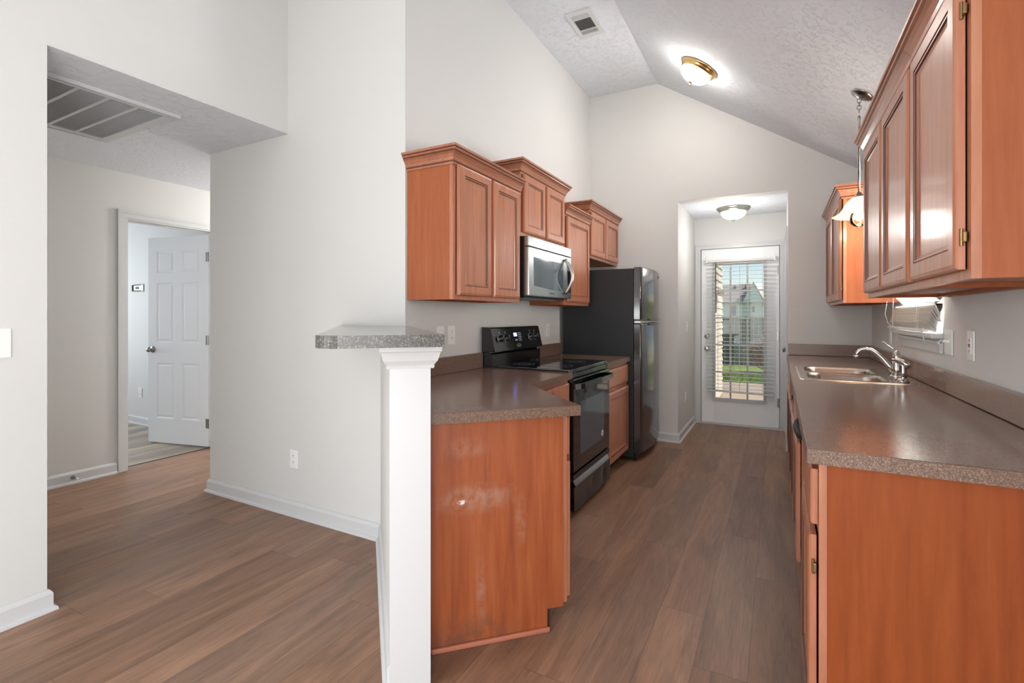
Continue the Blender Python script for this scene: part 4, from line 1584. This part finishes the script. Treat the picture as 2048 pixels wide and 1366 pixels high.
# ------------------------------------------------------------------ wall plates
def plate(name, label, cat, loc, rz, kind, w=.072, h=.116):
    """local: faces -y"""
    t = thing(name, label, cat, loc, rz, 'white wall plates')
    MB().box((-w / 2, -.006, -h / 2), (w / 2, -.0005, h / 2), .0025).build('plate', 'plastic', t)
    if kind == 'outlet':
        for s_ in (-.020, .020):
            mb = MB()
            mb.prism(rrect(-.0165, -.014, .0165, .014, .009), .006, .0078, Matrix(((1, 0, 0, 0), (0, 0, -1, 0), (0, 1, 0, s_), (0, 0, 0, 1))))
            so_ = mb.build('socket', 'plastic', t)
            mb = MB()
            for x in (-.006, .006):
                mb.box((x - .001, -.0083, s_ - .001), (x + .001, -.0077, s_ + .008))
            mb.cyl((0, -.0077, s_ - .008), (0, -.0083, s_ - .008), .0022, 10)
            mb.build('slots', 'dark_gap', so_)
    elif kind == 'gfci':
        MB().box((-.017, -.009, -.034), (.017, -.006, .034), .001).build('socket_block', 'plastic', t)
        mb = MB()
        mb.box((-.012, -.0095, -.005), (.012, -.009, -.0005)); mb.box((-.012, -.0095, .0015), (.012, -.009, .006))
        for s_ in (-.022, .022):
            for x in (-.006, .006):
                mb.box((x - .001, -.0095, s_ - .004), (x + .001, -.0089, s_ + .005))
        mb.build('slots', 'dark_gap', t)
    elif kind == 'rocker':
        MB().box((-.0165, -.009, -.033), (.0165, -.006, .033), .001).build('rocker', 'plastic', t)
    elif kind.startswith('toggle'):
        n_ = int(kind[-1])
        for i in range(n_):
            x = (i - (n_ - 1) / 2) * .046
            mb = MB()
            mb.box((x - .004, -.018, -.002), (x + .004, -.006, .011), .001, Matrix.Identity(4))
            mb.build('toggle', 'plastic', t)
            mb = MB()
            for z in (-.03, .03):
                mb.cyl((x, -.006, z), (x, -.0068, z), .0028, 10)
            mb.build('screw', 'grey_print', t)
    return t
plate('electrical_outlet', 'white duplex outlet low on the wall between hall and peninsula', 'outlet', (-2.708, 2.0995, .358), 0, 'outlet')
plate('electrical_outlet', 'white outlet low on the bedroom wall left of the open door', 'outlet', (-6.545, 2.9995, .372), 0, 'outlet')
plate('electrical_outlet', 'white outlet on the kitchen wall just right of the bar top', 'outlet', (XL + .0005, 2.530, 1.148), R90, 'outlet')
plate('light_switch', 'white switch plate half hidden behind the right end of the bar top', 'switch', (XL + .0005, 2.415, 1.148), R90, 'rocker')
plate('electrical_outlet', 'white outlet between the stove backguard and the refrigerator', 'outlet', (XL + .0005, 3.995, 1.140), R90, 'outlet')
plate('light_switch', 'white switch plate on the alcove side wall, left of the back door', 'switch', (-.8795, 5.64, 1.150), R90, 'toggle1')
plate('electrical_outlet', 'white outlet low on the alcove side wall above the baseboard', 'outlet', (-.8795, 5.55, .39), R90, 'outlet')
plate('light_switch', 'white double toggle switch plate on the right wall beside the window', 'switch', (XR - .0005, 2.973, 1.146), -R90, 'toggle2', w=.118)
plate('electrical_outlet', 'white rectangular-insert outlet plate on the right wall nearest the camera', 'outlet', (XR - .0005, 2.672, 1.146), -R90, 'gfci', w=.078, h=.122)
plate('light_switch', 'white plate in the corner left of the kitchen window sill', 'switch', (XR - .0005, 4.305, 1.125), -R90, 'rocker')
plate('light_switch', 'white switch plate at the left edge of the photo on the near wall', 'switch', (-2.7695, .742, 1.158), R90, 'rocker', w=.118, h=.120)

# open thermostat / control box on the bedroom wall
th_ = thing('thermostat', 'uncovered wall thermostat with exposed dark workings on the bedroom wall', 'thermostat', (-6.60, 2.9995, 1.592))
MB().box((-.125, -.012, -.045), (.125, -.0005, .045), .002).build('back_plate', 'plastic', th_)
mb = MB()
mb.box((-.120, -.014, -.038), (-.080, -.012, .038)); mb.box((-.08, -.014, .036), (.12, -.012, .042)); mb.box((-.08, -.014, -.042), (.12, -.012, -.036)); mb.box((-.03, -.015, -.012), (-.008, -.012, .012)); mb.box((.01, -.015, -.012), (.035, -.012, .012))
for k in range(6):
    mb.box((-.07 + .028 * k, -.0145, .026), (-.058 + .028 * k, -.012, .034))
    mb.box((-.07 + .028 * k, -.0145, -.034), (-.058 + .028 * k, -.012, -.026))
mb.build('terminals', 'dark_gap', th_)
MB().box((-.075, -.018, -.024), (.09, -.012, .024), .002).build('circuit_board', 'grey_print', th_) if False else None

# door stop on the hall baseboard
ds_ = thing('door_stop', 'small metal door stop screwed to the hall baseboard', 'door stop', (-4.684, 1.695, .048))
mb = MB()
mb.lathe([(0, 0), (.014, 0), (.014, .004), (.006, .008), (.005, .055), (.008, .058), (.009, .068), (0, .070)], 14, Matrix.Rotation(PI / 2, 4, 'Y'))
mb.build('spring_rod', 'nickel', ds_)
MB().lathe([(0, .066), (.0095, .066), (.0105, .072), (.009, .078), (0, .079)], 14, Matrix.Rotation(PI / 2, 4, 'Y')).build('rubber_tip', 'plastic', ds_)

# ------------------------------------------------------------------ outdoors behind the back door
def grect(name, x0, y0, x1, y1, z, mat, th=.1):
    return struct(MB().box((x0, y0, z - th), (x1, y1, z)), name, mat)
grect('ground_patio', -8, 6.4, 8, 11.2, -.12, 'concrete')
grect('ground_lawn', -40, 11.2, 40, 24, -.42, 'grass', .2)
grect('ground_far', -60, 24, 60, 80, -1.2, 'grass', .2)
# own exterior wall running out beside the patio, with lap siding
mb = MB()
mb.box((-1.6, 6.45, -.15), (-.892, 9.6, 2.7))
for k in range(24):
    z = -.1 + k * .115
    mb.add([(-.892, 6.45, z), (-.892, 9.6, z), (-.87, 9.6, z), (-.87, 6.45, z), (-.892, 6.45, z + .115), (-.892, 9.6, z + .115)], [(0, 1, 2, 3), (3, 2, 5, 4), (0, 3, 4), (1, 5, 2)])
    mb.add([(-1.6, 9.6, z), (-.892, 9.6, z), (-.892, 9.62, z), (-1.6, 9.62, z), (-1.6, 9.6, z + .115), (-.892, 9.6, z + .115)], [(0, 1, 2, 3), (3, 2, 5, 4)])
struct(mb, 'wall_exterior', 'siding')
sc_ = thing('wall_lantern', 'tan block-shaped outdoor wall lantern on the siding outside the door', 'lantern', (-.868, 8.7, 1.635))
MB().box((0, -.05, -.03), (.02, .05, .06), .004).build('bracket', 'tan', sc_)
MB().box((.02, -.10, -.035), (.11, .10, .045), .008).build('housing', 'tan', sc_)

# fence of individual pickets
fg = 'weathered pickets of the backyard fence'
fn = thing('picket_fence', 'weathered grey wooden privacy fence at the back of the yard', 'fence', (0, 18.6, -.42))
rr = random.Random(3)
for k in range(30):
    x = 3.1 - .150 * k - 1.5
    hh = 1.62 + rr.uniform(-.05, .05)
    mb = MB()
    mb.prism([(-.07, 0), (.07, 0), (.07, hh - .04), (.035, hh), (-.035, hh), (-.07, hh - .04)], 0, .018, Matrix(((1, 0, 0, x), (0, 0, -1, 0), (0, 1, 0, 0), (0, 0, 0, 1))))
    mb.build('picket', 'fence', fn)
mb = MB()
for z in (.35, .95, 1.4):
    mb.box((-2.9, .002, z), (1.8, .04, z + .09))
mb.build('rails', 'fence', fn)

# shrubs
def shrub(name, label, loc, r, h, mat, n, cat='shrub', lf=.05):
    t = thing(name, label, cat, loc)
    q = random.Random(int(abs(loc[0]) * 100))
    mb = MB()
    for i in range(n):
        a, b = q.uniform(0, 2 * PI), math.acos(q.uniform(-1, 1))
        rad = q.uniform(.45, 1) ** .6
        c = Vector((r * rad * math.cos(a) * math.sin(b), r * rad * math.sin(a) * math.sin(b), h * .55 + h * .45 * rad * math.cos(b)))
        e = Matrix.Rotation(q.uniform(0, 2 * PI), 4, 'Z') @ Matrix.Rotation(q.uniform(-1.2, 1.2), 4, 'X')
        s_ = lf * q.uniform(.6, 1.4)
        mb.add([(-s_, 0, 0), (0, -s_ * .4, s_ * .1), (s_, 0, 0), (0, s_ * .4, s_ * .1)], [(0, 1, 2, 3)], False, Matrix.Translation(c) @ e)
    mb.build('foliage', mat, t)
    mb = MB()
    for i in range(6):
        a = 2 * PI * i / 6
        mb.tube([(0, 0, 0), (r * .3 * math.cos(a), r * .3 * math.sin(a), h * .4), (r * .6 * math.cos(a), r * .6 * math.sin(a), h * .8)], [.02, .014, .006], 6)
    mb.build('stems', 'bark', t)
    return t
shrub('shrub', 'pinkish brown leafy shrub in front of the fence seen through the door glass', (-.30, 16.2, -.42), .50, 1.05, 'leaf', 1500)
shrub('shrub', 'tall thin twiggy shrub in front of the left of the fence outside', (-2.15, 17.4, -.42), .30, 1.5, 'leaf_green', 500)
shrub('tree', 'distant green tree beside the neighbouring house gable', (.75, 47, -1.2), 1.3, 4.4, 'leaf_green', 1600, 'tree', .16)

mb = MB()
q = random.Random(5)
for i in range(9000):
    x, y = q.uniform(-3.2, .9), q.uniform(11.25, 15.4)
    h_, a = q.uniform(.05, .12), q.uniform(0, PI)
    dx, dy = .008 * math.cos(a), .008 * math.sin(a)
    mb.add([(x - dx, y - dy, -.42), (x + dx, y + dy, -.42), (x + q.uniform(-.03, .03), y + q.uniform(-.03, .03), -.42 + h_)], [(0, 1, 2)])
gr_ = mb.build('lawn_grass', 'blade')
tag(gr_, 'short bright green grass growing in the backyard lawn', 'grass')
gr_['kind'] = 'stuff'

# neighbouring house
hs = thing('neighbour_house', 'pale blue sided neighbouring house with grey gabled roof beyond the fence', 'house', (-1.75, 44, -1.2))
mb = MB()
mb.box((-6, 0, 0), (.7, 6, 3.60))
for k in range(24):
    mb.box((-6.01, -.02, .15 * k), (.71, 0, .15 * k + .012))
mb.build('wall', 'blue_siding', hs)
mb = MB()
mb.prism([(-.75, 3.55), (.75, 3.55), (0, 5.08)], 0, 5, Matrix(((1, 0, 0, 0), (0, 0, 1, -.55), (0, 1, 0, 0), (0, 0, 0, 1))))
mb.build('gable', 'blue_siding', hs)
mb = MB()
mb.add([(-6.3, -.4, 3.55), (-.05, -.4, 3.55), (-.05, 3, 5.2), (-6.3, 3, 5.2), (-6.3, 6.4, 3.55), (-.05, 6.4, 3.55), (-6.3, -.4, 3.45), (-.05, -.4, 3.45), (-6.3, 6.4, 3.45), (-.05, 6.4, 3.45)],
       [(0, 1, 2, 3), (3, 2, 5, 4), (0, 6, 7, 1), (4, 5, 9, 8), (6, 8, 9, 7), (0, 3, 4, 8, 6)])
mb.add([(0, -.7, 5.20), (.9, -.7, 3.42), (.9, 6.2, 3.42), (0, 6.2, 5.20), (0, -.7, 5.10), (.85, -.7, 3.40), (.85, 6.2, 3.40), (0, 6.2, 5.10)],
       [(0, 1, 2, 3), (4, 7, 6, 5), (0, 4, 5, 1), (1, 5, 6, 2), (2, 6, 7, 3), (3, 7, 4, 0)])
mb.build('roof', 'shingle', hs)
for x0, x1, z0, z1 in ((-1.62, -1.25, 2.45, 3.3), (-.08, 0.10, 2.75, 3.2)):
    wo_ = MB().box((x0 - .06, -.05, z0 - .06), (x1 + .06, -.021, z1 + .06)).build('window', 'white', hs)
    MB().box((x0, -.06, z0), (x1, -.05, z1)).build('pane', 'far_window', wo_)
for x in (-1.60, -.72):
    MB().box((x, 2.0, 4.75), (x + .20, 2.2, 5.02)).build('roof_vent', 'black_plastic', hs)
